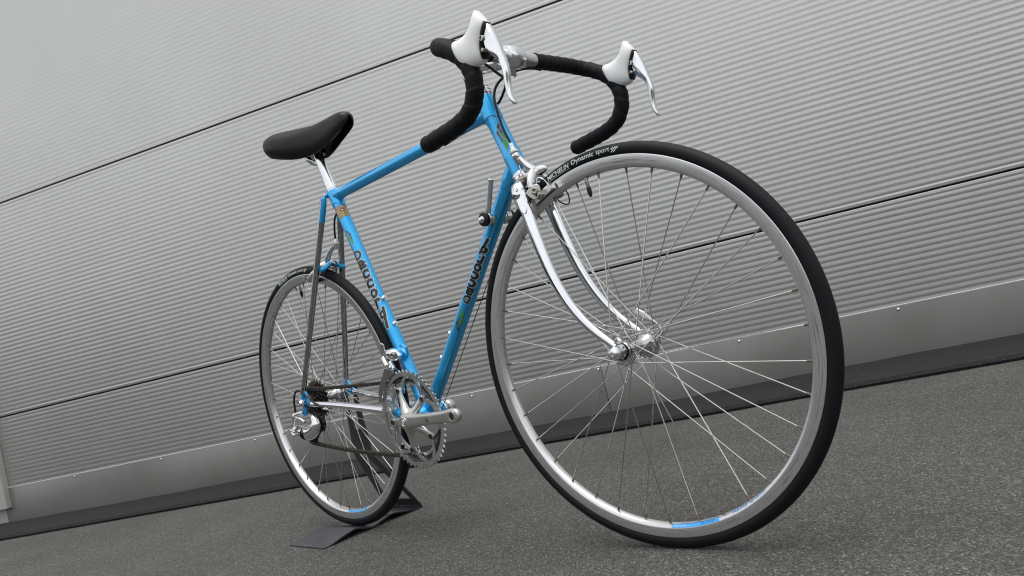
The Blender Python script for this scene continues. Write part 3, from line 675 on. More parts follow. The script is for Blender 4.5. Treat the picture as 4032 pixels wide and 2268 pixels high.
# quick releases
mb = MB(); mb.lathe((0, -.0515, 0), (0, -1, 0), [(0, .0088), (.004, .0088), (.0045, .0105), (.006, .0112), (.011, .0104), (.0165, .0078), (.0175, .0064), (.0178, .0036), (.0140, .0032), (.0135, 0)], 24); mb.obj('axle_nut', 'alloy', WF)
mb = MB(); mb.lathe((0, .0515, 0), (0, 1, 0), [(0, .0085), (.004, .0085), (.0045, .0100), (.014, .0100), (.018, .0070), (.0185, 0)], 24)
P = spline([(.004, .064, .002), (.012, .069, .010), (.010, .071, .022), (.002, .070, .032), (-.008, .068, .040), (-.022, .066, .052), (-.030, .0655, .057)], 5); n = len(P)
mb.tube(P, None, 12, up=(0, 1, 0), flat=[(.0024, .0026) if i < n*.55 else (.0016, .0028+.0036*min(1, (i-n*.55)/5)*(1 if i < n-2 else .6)) for i in range(n)]); mb.obj('quick_release_lever', 'dull_chrome', WF)
mb = MB(); mb.lathe((0, -.0660, 0), (0, -1, 0), [(0, .0085), (.003, .0085), (.0035, .0102), (.006, .0108), (.012, .0100), (.0165, .0078), (.0172, .0030), (.0155, .0026), (.0155, 0)], 22); mb.obj('axle_nut', 'chrome', WR)
mb = MB(); mb.lathe((0, .0725, 0), (0, 1, 0), [(0, .0095), (.010, .0095), (.013, .006)], 20); mb.tube(spline([(.004, .083, 0), (.012, .086, .006), (.024, .087, .009), (.05, .086, .006)], 5), .0032, 10); mb.obj('quick_release_lever', 'black_plastic', WR)

# ------------------------------------------------------------------ drive train
def gear(name, mat, parent, teeth, root, tip, inner, y0, y1, mtx, ph=0, duty=.5):
    mb = MB(); out = []; inn = []
    for i in range(teeth):
        for a, r in ((0, root), (duty*.28, root), (duty*.62, tip), (duty*.62+.16, tip), (duty+.24, root)):
            q = 2*PI*(i+a)/teeth+ph; out.append((r*cos(q), r*sin(q))); inn.append((inner*cos(q), inner*sin(q)))
    mb.loft([[V((x, y, z)) for x, z in o] for y, o in ((y0, inn), (y0, out), (y1, out), (y1, inn))], caps=False, loop=True)
    return mb.obj(name, mat, parent, smooth=25, mtx=mtx)
for i, T in enumerate((13, 15, 17, 19, 21, 23)):
    r = T*.0127/(2*PI); y = -.0505+i*.0050
    gear('sprocket', 'cog_steel', WR, T, r-.0035, r+.0042, .0135, y-.0010, y+.0010, None, i*.13)
mb = MB(); mb.lathe((0, -.056, 0), (0, 1, 0), [(0, .0120), (.0015, .0170), (.004, .0175), (.031, .0175)], 24); mb.obj('freewheel_body', 'cog_steel', WR)

CA = .01367
CS = M.Translation(BB)
crank = empty('crankset', bike, CS, 'drive-side crank with five-arm spider and two chainrings')
pm('ring_alloy', (.62, .63, .63), 1, .30, wear=.14, vscale=60)
gear('chainring', 'ring_alloy', crank, 52, .1030, .1085, .0940, -.0475, -.0440, None, .03)
gear('chainring', 'ring_alloy', crank, 42, .0815, .0875, .0745, -.0405, -.0370, None, .0)
# bridges of the large ring between its band and the five bolts
mb = MB(); mbi = MB()
for k in range(5):
    a = CA+rad(36+72*k); ca, sa = cos(a), sin(a)
    pt = lambda r, t, y: V((r*cos(a+t), y, r*sin(a+t)))
    mb.lathe(V((.0675*ca, -.0440, .0675*sa)), (0, -1, 0), [(0, .0082), (.0036, .0082)], 20)
    for s in (-1, 1):
        P = spline([(.0655, s*.02), (.0720, s*.13), (.0800, s*.25), (.0890, s*.40), (.0935, s*.50)], 4); n = len(P)
        L = []; Rr = []
        for i, p in enumerate(P):
            wd = .0046*(1-i/(n-1))+.0032*(i/(n-1)); d = (P[min(i+1, n-1)]-P[max(i-1, 0)])
            dr, dt = d.x, d.y*p.x; Ln = math.hypot(dr, dt); nr, ntt = -dt/Ln, dr/Ln
            L.append((p.x+nr*wd, p.y+ntt*wd/p.x)); Rr.append((p.x-nr*wd, p.y-ntt*wd/p.x))
        mb.loft([[pt(*l, -.0441), pt(*r, -.0441), pt(*r, -.0473), pt(*l, -.0473)] for l, r in zip(L, Rr)])
    mbi.lathe(V((.0675*ca, -.0372, .0675*sa)), (0, -1, 0), [(0, .0080), (.0030, .0080)], 18)
    mbi.loft([[pt(r, t, y) for r, t, y in ((rr, -w_, -.0374), (rr, w_, -.0374), (rr, w_, -.0402), (rr, -w_, -.0402))] for rr, w_ in ((.0650, .09), (.0750, .16))])
mb.obj('chainring_web', 'ring_alloy', crank, smooth=30); mbi.obj('chainring_web', 'ring_alloy', crank, smooth=30)
# spider and arm
mb = MB()
for k in range(5):
    a = CA+rad(36+72*k); d = V((cos(a), 0, sin(a))); t = V((-sin(a), 0, cos(a))); rings = []
    for r, hw, yf, yb in ((.006, .0150, -.066, -.048), (.016, .0125, -.0655, -.048), (.026, .0090, -.0620, -.0478), (.040, .0078, -.0565, -.0478), (.056, .0074, -.0525, -.0478), (.066, .0078, -.0512, -.0478), (.0735, .0058, -.0508, -.0478), (.0755, .003, -.0505, -.048)):
        c0 = d*r; f = yf; b = yb
        rings.append([c0+t*hw*x+V((0, (f+b)/2+(f-b)/2*z, 0)) for x, z in ((-1, -1), (-1, .35), (-.65, .9), (0, 1.0), (.65, .9), (1, .35), (1, -1))])
    mb.loft(rings)
mb.obj('spider', 'satin_alloy', crank, smooth=50)
bm_ = None
for k in range(5):
    a = CA+rad(36+72*k)
    if bm_ is None:
        b_ = MB(); b_.lathe((0, 0, 0), (0, -1, 0), [(0, .0058), (.0016, .0058), (.0022, .0048), (.0018, .0034), (.0004, .003), (.0004, 0)], 18); o = b_.obj('chainring_bolt', 'dark_bolt', crank); bm_ = o.data
    else: o = link('chainring_bolt', bm_, crank)
    o.matrix_local = M.Translation(V((.0675*cos(a), -.0508, .0675*sin(a))))
def crank_arm(parent, sgn, ang, ys, mat, name='crank_arm'):
    d = V((cos(ang), 0, sin(ang))); t = V((-sin(ang), 0, cos(ang))); mb = MB(); rings = []
    sec = [(-.0195, .003, .003, .0), (-.0185, .0085, .0055, 0), (-.014, .0145, .0080, 0), (-.006, .0178, .0095, 0), (.004, .0182, .0100, 0), (.018, .0158, .0095, .0006), (.036, .0140, .0086, .0018), (.07, .0128, .0078, .0040), (.11, .0124, .0072, .0062), (.14, .0130, .0070, .0075), (.158, .0146, .0070, .0082), (.170, .0152, .0070, .0085), (.180, .0134, .0069, .0085), (.1865, .0090, .0060, .0085), (.1895, .0035, .0035, .0085)]
    A = spline([(a, b, 0) for a, b, c, e in sec], 3); B_ = spline([(c, e, 0) for a, b, c, e in sec], 3)
    for p, q in zip(A, B_):
        rr = []
        for j in range(24):
            an = 2*PI*j/24; c, s_ = cos(an), sin(an); c = math.copysign(abs(c)**.62, c); s_ = math.copysign(abs(s_)**.62, s_)
            rr.append(d*p.x+t*p.y*c+V((0, ys-sgn*0+(-1 if ys < 0 else 1)*(q.y+q.x*s_), 0)))
        rings.append(rr)
    mb.loft(rings); return mb.obj(name, mat, parent, smooth=60)
crank_arm(crank, 1, CA, -.0600, 'satin_alloy')
dpe = V((cos(CA), 0, sin(CA)))*.170
mb = MB(); mb.lathe(dpe+V((0, -.0752, 0)), (0, -1, 0), [(-.0010, .0108), (.0006, .0104), (.0006, .0080), (-.0002, .0072)], 28, caps=False); mb.obj('pedal_hole', 'satin_alloy', crank)
mb = MB(); mb.lathe(dpe+V((0, -.0757, 0)), (0, 1, 0), [(0, .0074), (.0001, 0)], 24, caps=False); mb.obj('pedal_hole', 'dark_bolt', crank)
mb = MB(); mb.lathe((0, -.0695, 0), (0, -1, 0), [(0, .0112), (.0012, .0112), (.0018, .0100), (.0014, .0070), (.0010, .0066), (.0020, .0050), (.0022, .0030), (.0008, .0026), (.0008, 0)], 24); mb.obj('crank_bolt', 'bright_alloy', crank)
# maker's shield, pressed into the arm
fy = lambda x, z, l: V((cos(CA)*x-sin(CA)*z, -.0732-.0002*((x-.085)/.03)-l, sin(CA)*x+cos(CA)*z))
sh = [(-.0055, .006), (.0055, .006), (.0058, -.001), (.0035, -.0052), (0, -.0068), (-.0035, -.0052), (-.0058, -.001)]
ring = MB(); k = len(sh); ring.v = [tuple(fy(.083+x, z, -.0004)) for x, z in sh]+[tuple(fy(.083+x*.86, z*.86, .0001)) for x, z in sh]; ring.f = [(i, (i+1) % k, k+(i+1) % k, k+i) for i in range(k)]
ring.obj('shield', 'dark_bolt', crank, fix=False)
P_, F_ = text2d('N', .0085); ring = MB(); ring.add([fy(.083+x, z-.0004, .0003) for x, z in P_], F_); ring.obj('shield', 'dark_bolt', crank, fix=False)
lc = empty('crankset', bike, CS, 'crank arm of the far side'); crank_arm(lc, -1, PI+CA, .0520, 'satin_alloy')
mb = MB(); mb.lathe((0, .045, 0), (0, 1, 0), [(0, .0145), (.002, .0165), (.010, .0178), (.017, .0178), (.0195, .0165), (.020, 0)], 28); mb.obj('crank_boss', 'satin_alloy', lc)

# chain: one link at a time along its path
YC = -.0455
def chain_y(x): return -.0388-.0087*min(1, max(0, (-.60-x)/.36))
CRr = .0849; CG = .0303
def arc(c, r, a0, a1, n=16): return [V((c[0]+r*cos(rad(a0+(a1-a0)*i/n)), YC, c[1]+r*sin(rad(a0+(a1-a0)*i/n)))) for i in range(n+1)]
P = arc((BB.x, BB.z), CRr, -104, 96, 40)
P += [P[-1].lerp(V((RA.x+CG*cos(rad(96)), YC, RA.z+CG*sin(rad(96)))), i/10)+V((0, 0, -.0020*sin(PI*i/10))) for i in range(1, 10)]
P += arc((RA.x, RA.z), CG, 96, 290, 16); P += arc((-.972, .284), .0205, 60, -70, 8)[1:]; P += arc((-1.018, .2540), .0205, 60, 262, 12)
e = P[0]; b = P[-1]; P += [b.lerp(e, i/24)+V((0, 0, -.0060*sin(PI*i/24))) for i in range(1, 25)]
for p in P: p.y = chain_y(p.x)
L = sum((q-p).length for p, q in zip(P, P[1:])); nl = int(round(L/.0127)); pts = resample(P, L/nl)[:nl]
chain = empty('chain', bike, None, 'dark oily roller chain running over the inner chainring')
def link_mesh(outer):
    mb = MB(); h = .0127; w = .0034 if outer else .0024; t = .0009
    for s in (-1, 1):
        o = []
        for i in range(7): q = -PI/2+PI*i/6; o.append((h+.0042*cos(q), .0042*sin(q)))
        o.append((h/2, .0031))
        for i in range(7): q = PI/2+PI*i/6; o.append((.0042*cos(q), .0042*sin(q)))
        o.append((h/2, -.0031))
        mb.plate(o, lambda x, z, y: V((x, y, z)), s*w, s*(w+t))
    if outer:
        for x in (0, h): mb.lathe((x, -.0049, 0), (0, 1, 0), [(0, .0016), (.0098, .0016)], 8)
    else:
        for x in (0, h): mb.lathe((x, -.0023, 0), (0, 1, 0), [(0, .0037), (.0046, .0037)], 10)
    return mb
lm = []
for i in range(nl):
    a = pts[i]; b = pts[(i+1) % nl]; d = (b-a).normalized(); zz = d.cross(V((0, 1, 0))).normalized(); yv = zz.cross(d)
    mt = M(((d.x, yv.x, zz.x, a.x), (d.y, yv.y, zz.y, a.y), (d.z, yv.z, zz.z, a.z), (0, 0, 0, 1)))
    if i < 2: o = link_mesh(i == 0).obj('link', 'chain_steel', chain, smooth=30, mtx=mt); lm.append(o.data)
    else: link('link', lm[i % 2], chain, mt)

# rear derailleur: swept silver shell, parallelogram frame, cage and pulleys
rd = empty('rear_derailleur', bike, None, 'polished rear derailleur with a rounded shell-shaped body')
def ell_tube(path, radii, yw, y0, mat, name, parent, seg=20, sub=5):
    P = spline([V((x, y, z)) for (x, z), y in zip(path, y0)], sub); Q = spline([V((r, w_, 0)) for r, w_ in zip(radii, yw)], sub); mb = MB()
    mb.tube(P, None, seg, up=(0, 1, 0), flat=[(q.y, q.x) for q in Q]); return mb.obj(name, mat, parent, smooth=50)
ell_tube([(-1.053, .2790), (-1.036, .2725), (-1.015, .2655)], [.0105, .0150, .0165], [.0085, .0110, .0120], [-.073, -.071, -.069], 'bright_alloy', 'shell', rd)
ell_tube([(-1.014, .2652), (-.996, .2635), (-.976, .2685), (-.962, .2800), (-.9615, .2930), (-.9680, .3035), (-.9735, .3085)], [.0163, .0172, .0170, .0150, .0105, .0055, .0015], [.0120, .0125, .0125, .0115, .009, .006, .002], [-.068, -.067, -.066, -.065, -.064, -.064, -.064], 'bright_alloy', 'shell', rd)
mb = MB(); mb.lathe(V((-1.0145, -.068, .2653)), (1, 0, -.12), [(-.0006, .0150), (-.0006, .0166), (.0008, .0168), (.0008, .0150)], 26); mb.obj('shell_seam', 'black_plastic', rd)
mb = MB()
mb.tube(spline([(-1.003, -.067, .3160), (-1.014, -.071, .3165), (-1.028, -.074, .3150), (-1.038, -.076, .3110)], 4), .0062, 14)
mb.obj('hanger_arm', 'bright_alloy', rd)
mb = MB(); mb.lathe((-1.036, -.070, .3105), (0, -1, 0), [(0, .0085), (.009, .0085), (.011, .0070), (.0105, .0040), (.004, .0036), (.004, 0)], 20); mb.obj('pivot_bolt', 'bright_alloy', rd)
mb = MB()
for a, b, r in (((-1.036, -.076, .309), (-1.012, -.076, .3045), .0040), ((-1.012, -.076, .3045), (-.996, -.073, .2945), .0032), ((-1.012, -.077, .3040), (-1.016, -.079, .2890), .0042), ((-1.016, -.079, .2890), (-1.040, -.080, .2745), .0042), ((-1.036, -.075, .3090), (-1.060, -.078, .2790), .0034), ((-1.061, -.079, .2780), (-1.037, -.081, .2725), .0046), ((-1.062, -.079, .2760), (-1.050, -.080, .2630), .0042), ((-1.050, -.080, .2640), (-1.030, -.078, .2680), .0044)):
    mb.tube([a, b], r, 10)
mb.obj('linkage', 'bright_alloy', rd, smooth=50)
mb = MB(); mb.tube([(-1.058, -.080, .266), (-1.062, -.080, .2555)], .0017, 8); mb.lathe((-1.062, -.080, .2565), (-.35, 0, -1), [(0, .0024), (.004, .0024), (.005, .0016)], 8); mb.obj('adjusting_screw', 'bright_alloy', rd)
for c in ((-.972, .284), (-1.018, .254)):
    gear('pulley', 'black_plastic', rd, 10, .0165, .0205, .004, -.0480, -.0430, M.Translation(V((c[0], 0, c[1]))))
mb = MB()
for y in (-.0515, -.0395):
    mb.plate([(-.966, .290), (-.962, .280), (-.972, .273), (-1.012, .243), (-1.024, .244), (-1.027, .256), (-.980, .292)], lambda x, z, t: V((x, t, z)), y, y+.0015)
mb.obj('cage', 'black_plastic', rd, smooth=20)

# front derailleur
fd = empty('front_derailleur', bike, None, 'silver front derailleur bolted to the seat tube')
mb = MB(); profloft(mb, [((-.652, .4120), (-.640, .4020), .006), ((-.645, .4190), (-.628, .3960), .0105), ((-.636, .4230), (-.613, .3930), .0120), ((-.624, .4230), (-.602, .3960), .0115), ((-.613, .4180), (-.599, .4030), .0090)], 18, 2.6, -.030); mb.obj('body', 'bright_alloy', fd, smooth=50)
mb = MB(); mb.plate([(-.6120, .4260), (-.6020, .4270), (-.5900, .4180), (-.5905, .4020), (-.5960, .3930), (-.6060, .3960)], lambda x, z, t: V((x, t, z)), -.0125, -.0185, .001); mb.obj('braze_on', 'blue_bright', fd, smooth=30)
mb = MB(); mb.lathe((-.6060, -.037, .4080), (.1, -1, 0), [(0, .0070), (.006, .0070), (.0065, .0058), (.010, .0056), (.0106, .0046), (.0100, .0028), (.006, .0026), (.006, 0)], 18); mb.obj('clamp_bolt', 'bolt_steel', fd)
mb = MB(); mb.plate([(-.652, .4350), (-.6455, .4390), (-.640, .4350), (-.640, .4200), (-.653, .4080)], lambda x, z, t: V((x, t, z)), -.036, -.039, .0006); mb.obj('cable_arm', 'alloy', fd, smooth=30)
mb = MB(); mb.tube(spline([(-.650, -.041, .4070), (-.642, -.043, .3920), (-.632, -.044, .3800)], 4), None, 12, up=(0, 1, 0), flat=[(.0045, .0062)]*9); mb.tube([(-.632, -.036, .3960), (-.626, -.036, .3790)], .0055, 10); mb.obj('linkage', 'bright_alloy', fd)
mb = MB(); mb.lathe((-.6290, -.047, .3870), (0, -1, 0), [(0, .0046), (.003, .0046), (.0034, .0034), (.002, .0018), (.002, 0)], 12); mb.obj('pivot_bolt', 'bolt_steel', fd)
out = [(-.6120, .3790), (-.6060, .3700), (-.6230, .3640), (-.6430, .3520), (-.6600, .3370), (-.6720, .3230), (-.6790, .3110), (-.6850, .3120), (-.6830, .3230), (-.6760, .3380), (-.6620, .3560), (-.6450, .3720), (-.6360, .3830)]
mb = MB()
for y in (-.0535, -.0390): mb.plate(out, lambda x, z, t: V((x, t, z)), y, y+.0013)
mb.tube([(-.6815, -.053, .3150), (-.6815, -.039, .3150)], .0028, 10); mb.plate([(-.634, .3815), (-.610, .3775), (-.612, .3745), (-.635, .3780)], lambda x, z, t: V((x, t, z)), -.0525, -.0380)
mb.obj('cage', 'dull_chrome', fd, smooth=25)

# down tube shifters
for s in (-1, 1):
    q = BB+DD*((-.2394-BB.x)/DD.x); sh_ = empty('shift_lever', bike)
    mb = MB(); mb.lathe(q+V((0, s*.0125, 0)), (0, s, 0), [(0, .0100), (.004, .0108), (.005, .0128), (.015, .0132), (.016, .0122), (.017, .0122)], 28); mb.obj('boss', 'alloy', sh_)
    mb = MB(); mb.lathe(q+V((0, s*.0295, 0)), (0, s, 0), [(0, .0090), (.0005, .0128), (.0065, .0128), (.0078, .0105)], 36); mb.obj('knurled_ring', 'black_plastic', sh_)
    mb = MB(); mb.lathe(q+V((0, s*.0372, 0)), (0, s, 0), [(0, .0066), (.003, .0062), (.0045, .0045), (.0085, .0040), (.0100, .0028)], 18); mb.obj('screw', 'bright_alloy', sh_)
    mb = MB(); b_ = q+V((0, s*.0245, 0)); tip = V((-.2010, s*.0300, .6815)); d = tip-b_
    mb.tube(spline([b_+d*.0, b_+d*.22, b_+d*.5, b_+d*.8, b_+d*.97, tip], 4), None, 14, up=(0, 1, 0), flat=[(.0045, .0095), (.0043, .0085), (.0042, .0074), (.0040, .0062)]+[(.0046, .0058)]*4+[(.0046, .0058)]*4+[(.0048, .0062)]*4+[(.0050, .0068)]*4+[(.0046, .0066)]); mb.obj('blade', 'alloy', sh_)

# ------------------------------------------------------------------ brakes
fb = empty('brake_caliper', bike, STEER, 'front brake caliper of polished alloy with black blocks')
PV = V((-.118, 0, .6665))
mb = MB(); mb.lathe(PV-V((.022, 0, 0)), (1, 0, .05), [(0, .0055), (.006, .0090), (.012, .0105), (.022, .0112), (.0285, .0106), (.0290, .0078), (.0295, .0092), (.0340, .0092), (.0400, .0066), (.0460, .0036), (.0470, 0)], 26); mb.obj('pivot', 'bright_alloy', fb)
def arm(pts, fl, name, parent, mat='bright_alloy', seg=16, sub=5, up=(1, 0, 0)):
    P = spline(pts, sub); Q = spline([(a, b, 0) for a, b in fl], sub); mb = MB(); mb.tube(P, None, seg, up=up, flat=[(q.x, q.y) for q in Q]); return mb.obj(name, mat, parent, smooth=55)
arm([PV+V((.000, .004, .002)), PV+V((-.006, -.006, .010)), PV+V((-.014, -.013, .024)), PV+V((-.020, -.0185, .037))], [(.0075, .0095), (.0068, .0085), (.0056, .0066), (.0052, .0062)], 'upper_arm', fb)
arm([PV+V((.002, -.004, -.002)), PV+V((.003, -.016, -.006)), PV+V((.004, -.0235, -.018)), PV+V((.006, -.0255, -.030))], [(.0075, .0115), (.0075, .0115), (.0065, .0125), (.0050, .0130)], 'caliper_arm', fb, 'alloy')
pn = V((.50, -.866, 0)).normalized(); pu = V((0, 0, 1)).cross(pn); pc = V((-.1060, -.0300, .6290))
pick = [(-.0168, .0019), (-.0080, .0102), (.0016, .0128), (.0085, .0098), (.0098, .0005), (.0085, -.0082), (.0058, -.0138), (0, -.0149), (-.0074, -.0110), (-.0141, -.0043)]
pick = [(p.x, p.y) for p in spline([(x, y, 0) for x, y in pick+pick[:1]], 3)][:-1]
mb = MB(); mb.plate(pick, lambda a_, b_, t_: pc+pu*a_+V((0, 0, b_))+pn*t_, -.004, .0022, .0012); mb.obj('arm_end', 'satin_alloy', fb, smooth=35)
mb = MB(); mb.plate([(.0030+.0026*cos(2*PI*i/14), -.0065+.0052*sin(2*PI*i/14)) for i in range(14)], lambda a_, b_, t_: pc+pu*a_+V((0, 0, b_))+pn*t_, .001, .0025); mb.obj('slot', 'dark_bolt', fb)
mb = MB(); mb.lathe(pc+pn*.002+V((0, 0, .001)), pn, [(0, .0072), (.0012, .0072), (.0014, .0058), (.0085, .0054), (.0094, .0044), (.0088, .0026), (.004, .0024), (.004, 0)], 20); mb.obj('shoe_bolt', 'bolt_steel', fb)
arm([PV+V((-.004, .004, -.002)), PV+V((-.003, .016, -.004)), PV+V((0, .025, -.016)), PV+V((.003, .0285, -.034)), PV+V((.004, .0280, -.046))], [(.0075, .0115), (.0075, .0115), (.0070, .0110), (.0060, .0105), (.0050, .0065)], 'caliper_arm', fb, 'alloy')
arm([PV+V((.000, -.002, 0)), PV+V((-.004, -.014, -.003)), PV+V((-.010, -.021, -.007))], [(.0070, .0085), (.0062, .0070), (.0055, .0066)], 'cable_arm', fb)
mb = MB(); mb.lathe(PV+V((-.030, -.0215, -.0075)), (1, -.05, .05), [(0, .0042), (.008, .0046), (.009, .0068), (.018, .0072), (.0225, .0064), (.0225, .0052), (.027, .0050), (.0310, .0026), (.0315, 0)], 18); mb.obj('anchor_bolt', 'bolt_steel', fb)
ad = (V((-.1429, -.021, .7288))-V((-.1380, -.0200, .6990))).normalized(); b0 = V((-.1380, -.0200, .6985))
mb = MB(); mb.lathe(b0, ad, [(0, .0062), (.001, .0070), (.010, .0070), (.0112, .0060), (.019, .0058), (.0205, .0042), (.030, .0036)], 20); mb.obj('barrel_adjuster', 'bright_alloy', fb)
mb = MB(); mb.lathe(b0+ad*.0112, ad, [(0, .0060), (0, .0088), (.0022, .0090), (.0036, .0078), (.0036, .0060)], 24); mb.obj('adjuster_ring', 'white_plastic', fb)
mb = MB(); mb.lathe(b0, -ad, [(0, .0040), (.010, .0036), (.012, .0022)], 12); mb.tube([b0-ad*.01, PV+V((-.016, -.0215, -.006))], .0008, 6); mb.tube([PV+V((-.016, -.0215, -.008)), PV+V((-.0135, -.0225, -.032))], .0009, 6); mb.tube([PV+V((-.0137, -.0225, -.028)), PV+V((-.0130, -.0228, -.040))], .0017, 8); mb.obj('inner_cable', 'spoke_steel', fb)
def block(parent, c, tdir, s):
    """brake block in its metal shoe, with bolt and wire guide; tdir runs along the rim"""
    t = V(tdir).normalized(); nrm = V((0, s, 0)); up = t.cross(nrm)
    Rm = M((t, nrm, up)).transposed()
    mb = MB(); mb.box(V(c), .052, .0075, .0085, Rm); mb.obj('brake_block', 'black_plastic', parent, smooth=0)
    mb = MB(); mb.box(V(c)+nrm*.0055+t*.001, .050, .0050, .0115, Rm); mb.box(V(c)+nrm*.0055+t*.0275, .004, .014, .0125, Rm); mb.obj('shoe', 'alloy', parent, smooth=0)
    mb = MB(); mb.lathe(V(c)+nrm*.008, nrm, [(0, .0075), (.006, .0075), (.0065, .0060), (.0115, .0056), (.0122, .0046), (.0116, .0028), (.008, .0026), (.008, 0)], 18); mb.obj('shoe_bolt', 'bolt_steel', parent)
    a = V(c)+nrm*.004+t*.022-up*.004; P = spline([a, a-up*.014-t*.002+nrm*.002, a-up*.024-t*.010+nrm*.003, a-up*.017-t*.020+nrm*.001, a-t*.026], 4)
    mb = MB(); mb.tube(P, .0012, 8); mb.obj('wheel_guide', 'chrome' if s < 0 else 'black_plastic', parent)
for s in (-1, 1):
    a = rad(109.5); c = V((.3055*cos(a), s*.0155, R+.3055*sin(a))); block(fb, c, (sin(a), 0, -cos(a)), s)
rb = empty('brake_caliper', bike, None, 'rear brake caliper behind the blue bridge')
PR = bz+V((-.016, 0, .009))
mb = MB(); mb.lathe(PR+V((.012, 0, 0)), (-1, 0, 0), [(0, .0085), (.010, .0100), (.026, .0100), (.030, .0070), (.036, .0040)], 22); mb.obj('pivot', 'bright_alloy', rb)
arm([PR+V((.002, .002, .002)), PR+V((.010, -.004, .012)), PR+V((.025, -.003, .026)), PR+V((.045, .000, .036))], [(.0070, .0095), (.0062, .0085), (.0055, .0075), (.0050, .0062)], 'upper_arm', rb, 'alloy')
for s in (-1, 1):
    arm([PR+V((0, s*.003, 0)), PR+V((-.006, s*.017, -.004)), PR+V((-.018, s*.027, -.014)), PR+V((-.034, s*.030, -.020)), PR+V((-.050, s*.0290, -.026))], [(.0075, .0105), (.0070, .0100), (.0066, .0100), (.0060, .0095), (.0050, .0070)], 'caliper_arm', rb, 'alloy')
    a = rad(72.0); c = RA+V((.3055*cos(a), s*.0155, .3055*sin(a)))
    block(rb, c, (-sin(a), 0, cos(a)), s)
b1 = V((-.7905, .0, .6850)); ad = (V((-.7863, 0, .7050))-b1).normalized()
mb = MB(); mb.lathe(b1-ad*.004, ad, [(0, .0058), (.012, .0058), (.0125, .0048), (.020, .0046), (.024, .0030)], 16); mb.obj('barrel_adjuster', 'bright_alloy', rb)
mb = MB(); mb.lathe(b1+ad*.0085, ad, [(0, .0055), (0, .0076), (.003, .0078), (.0045, .0066), (.0045, .0050)], 20); mb.obj('adjuster_ring', 'white_plastic', rb)

# ------------------------------------------------------------------ cables
def cable(pts, r, mat, name, mtx=None, seg=10, sub=6, parent=None):
    mb = MB(); mb.tube(spline(pts, sub), r, seg); return mb.obj(name, mat, parent or bike, mtx=mtx)
cable([(-.1130, .075, .8600), (-.1150, .055, .8615), (-.1250, .036, .8622), (-.1387, .015, .8576), (-.1492, 0, .8490), (-.1597, -.008, .8363), (-.1640, -.012, .8191), (-.1610, -.016, .7950), (-.1530, -.020, .7581), (-.1429, -.021, .7288), (-.1424, -.0209, .7270)], .0025, 'housing_black', 'brake_cable', STEER)
cable([(-.1000, -.105, .8610), (-.0950, -.085, .8520), (-.1045, -.050, .8415), (-.1250, -.010, .8400), (-.1480, .012, .8400), (-.1700, .0225, .8310), (-.1930, .0260, .8200), (-.235, .020, .8090), (-.29, .0145, .7970), (-.34, .006, .7890)], .0025, 'housing_black', 'brake_cable')
cable([(-.700, .0, .7955), (-.735, .012, .7900), (-.7550, .0185, .7800), (-.7640, .010, .765), (-.7700, .002, .752), (-.7790, 0, .7300), (-.7862, 0, .7055)], .0025, 'housing_black', 'brake_cable')
cable([(-.9050, -.0600, .3170), (-.9306, -.068, .3322), (-.9556, -.072, .3524), (-.9753, -.075, .3690), (-.9900, -.077, .3735), (-1.0050, -.078, .3660), (-1.0162, -.078, .3485), (-1.0240, -.076, .3300), (-1.0275, -.075, .3200)], .0025, 'housing_black', 'gear_cable')
mb = MB(); mb.lathe((-.9060, -.0605, .3172), (.9, .1, -.25), [(-.010, .0030), (0, .0034), (.004, .0034), (.0045, .0022), (.009, .0022), (.010, .0014)], 12); mb.box((-.902, -.0585, .3200), .010, .005, .007); mb.obj('cable_stop', 'bright_alloy', bike)
ub = BB+V((.004, 0, -.0215))
q1 = BB+DD*((-.2394-BB.x)/DD.x)
cable([(-.897, -.060, .3145), (-.72, -.038, .262), BB+V((-.010, -.012, -.0208))], .0007, 'spoke_steel', 'gear_cable', sub=2, seg=6)
cable([q1+V((.010, -.0215, -.008)), BB+DD*.05+V((.012, -.010, -.014)), ub+V((.006, -.008, .003))], .0007, 'dark_bolt', 'gear_cable', sub=2, seg=6)
cable([q1+V((.012, .0215, -.008)), BB+DD*.10+V((.0175, .015, -.008)), BB+V((.0175, .010, -.0115))], .0009, 'dark_bolt', 'gear_cable', sub=2, seg=6)

# ------------------------------------------------------------------ saddle and seat post
SQ = STT+SD*.115
mb = MB(); mb.lathe(STT-SD*.02, SD, [(0, .0136), (.020, .0136), (.0245, .0136), (.0250, .0143), (.030, .0143), (.0305, .0136), (.034, .0136), (.050, .0134), (.085, .0118), (.100, .0112), (.118, .0115), (.128, .0120)], 28); post = mb.obj('seat_post', 'bright_alloy', bike)
mb = MB(); mb.lathe(SQ+V((-.004, -.024, -.004)), (0, 1, 0), [(0, .0080), (.001, .0095), (.006, .0105), (.024, .0120), (.042, .0105), (.047, .0095), (.048, .008)], 24); mb.box(SQ+V((-.002, 0, .008)), .036, .044, .010); profloft(mb, [((-.822, .917), (-.800, .920), .012), ((-.820, .908), (-.792, .912), .0135), ((-.815, .900), (-.785, .903), .0130), ((-.806, .893), (-.782, .895), .011), ((-.797, .887), (-.780, .888), .008)], 16, 2.4); mb.obj('saddle_clamp', 'bright_alloy', post, smooth=40)
sec = [(-.6180, .0060, .9500, .9420), (-.6215, .0125, .9565, .9350), (-.6310, .0178, .9630, .9285), (-.6480, .0205, .9672, .9235), (-.6700, .0218, .9692, .9180), (-.7000, .0240, .9702, .9110), (-.7300, .0285, .9715, .9050), (-.7600, .0370, .9745, .9035), (-.7900, .0500, .9805, .9050), (-.8200, .0630, .9862, .9110), (-.8500, .0715, .9925, .9210), (-.8750, .0735, .9968, .9300), (-.8930, .0700, .9970, .9370), (-.9045, .0610, .9945, .9450), (-.9115, .0450, .9900, .9560), (-.9145, .0220, .9860, .9680), (-.9152, .0080, .9830, .9740)]
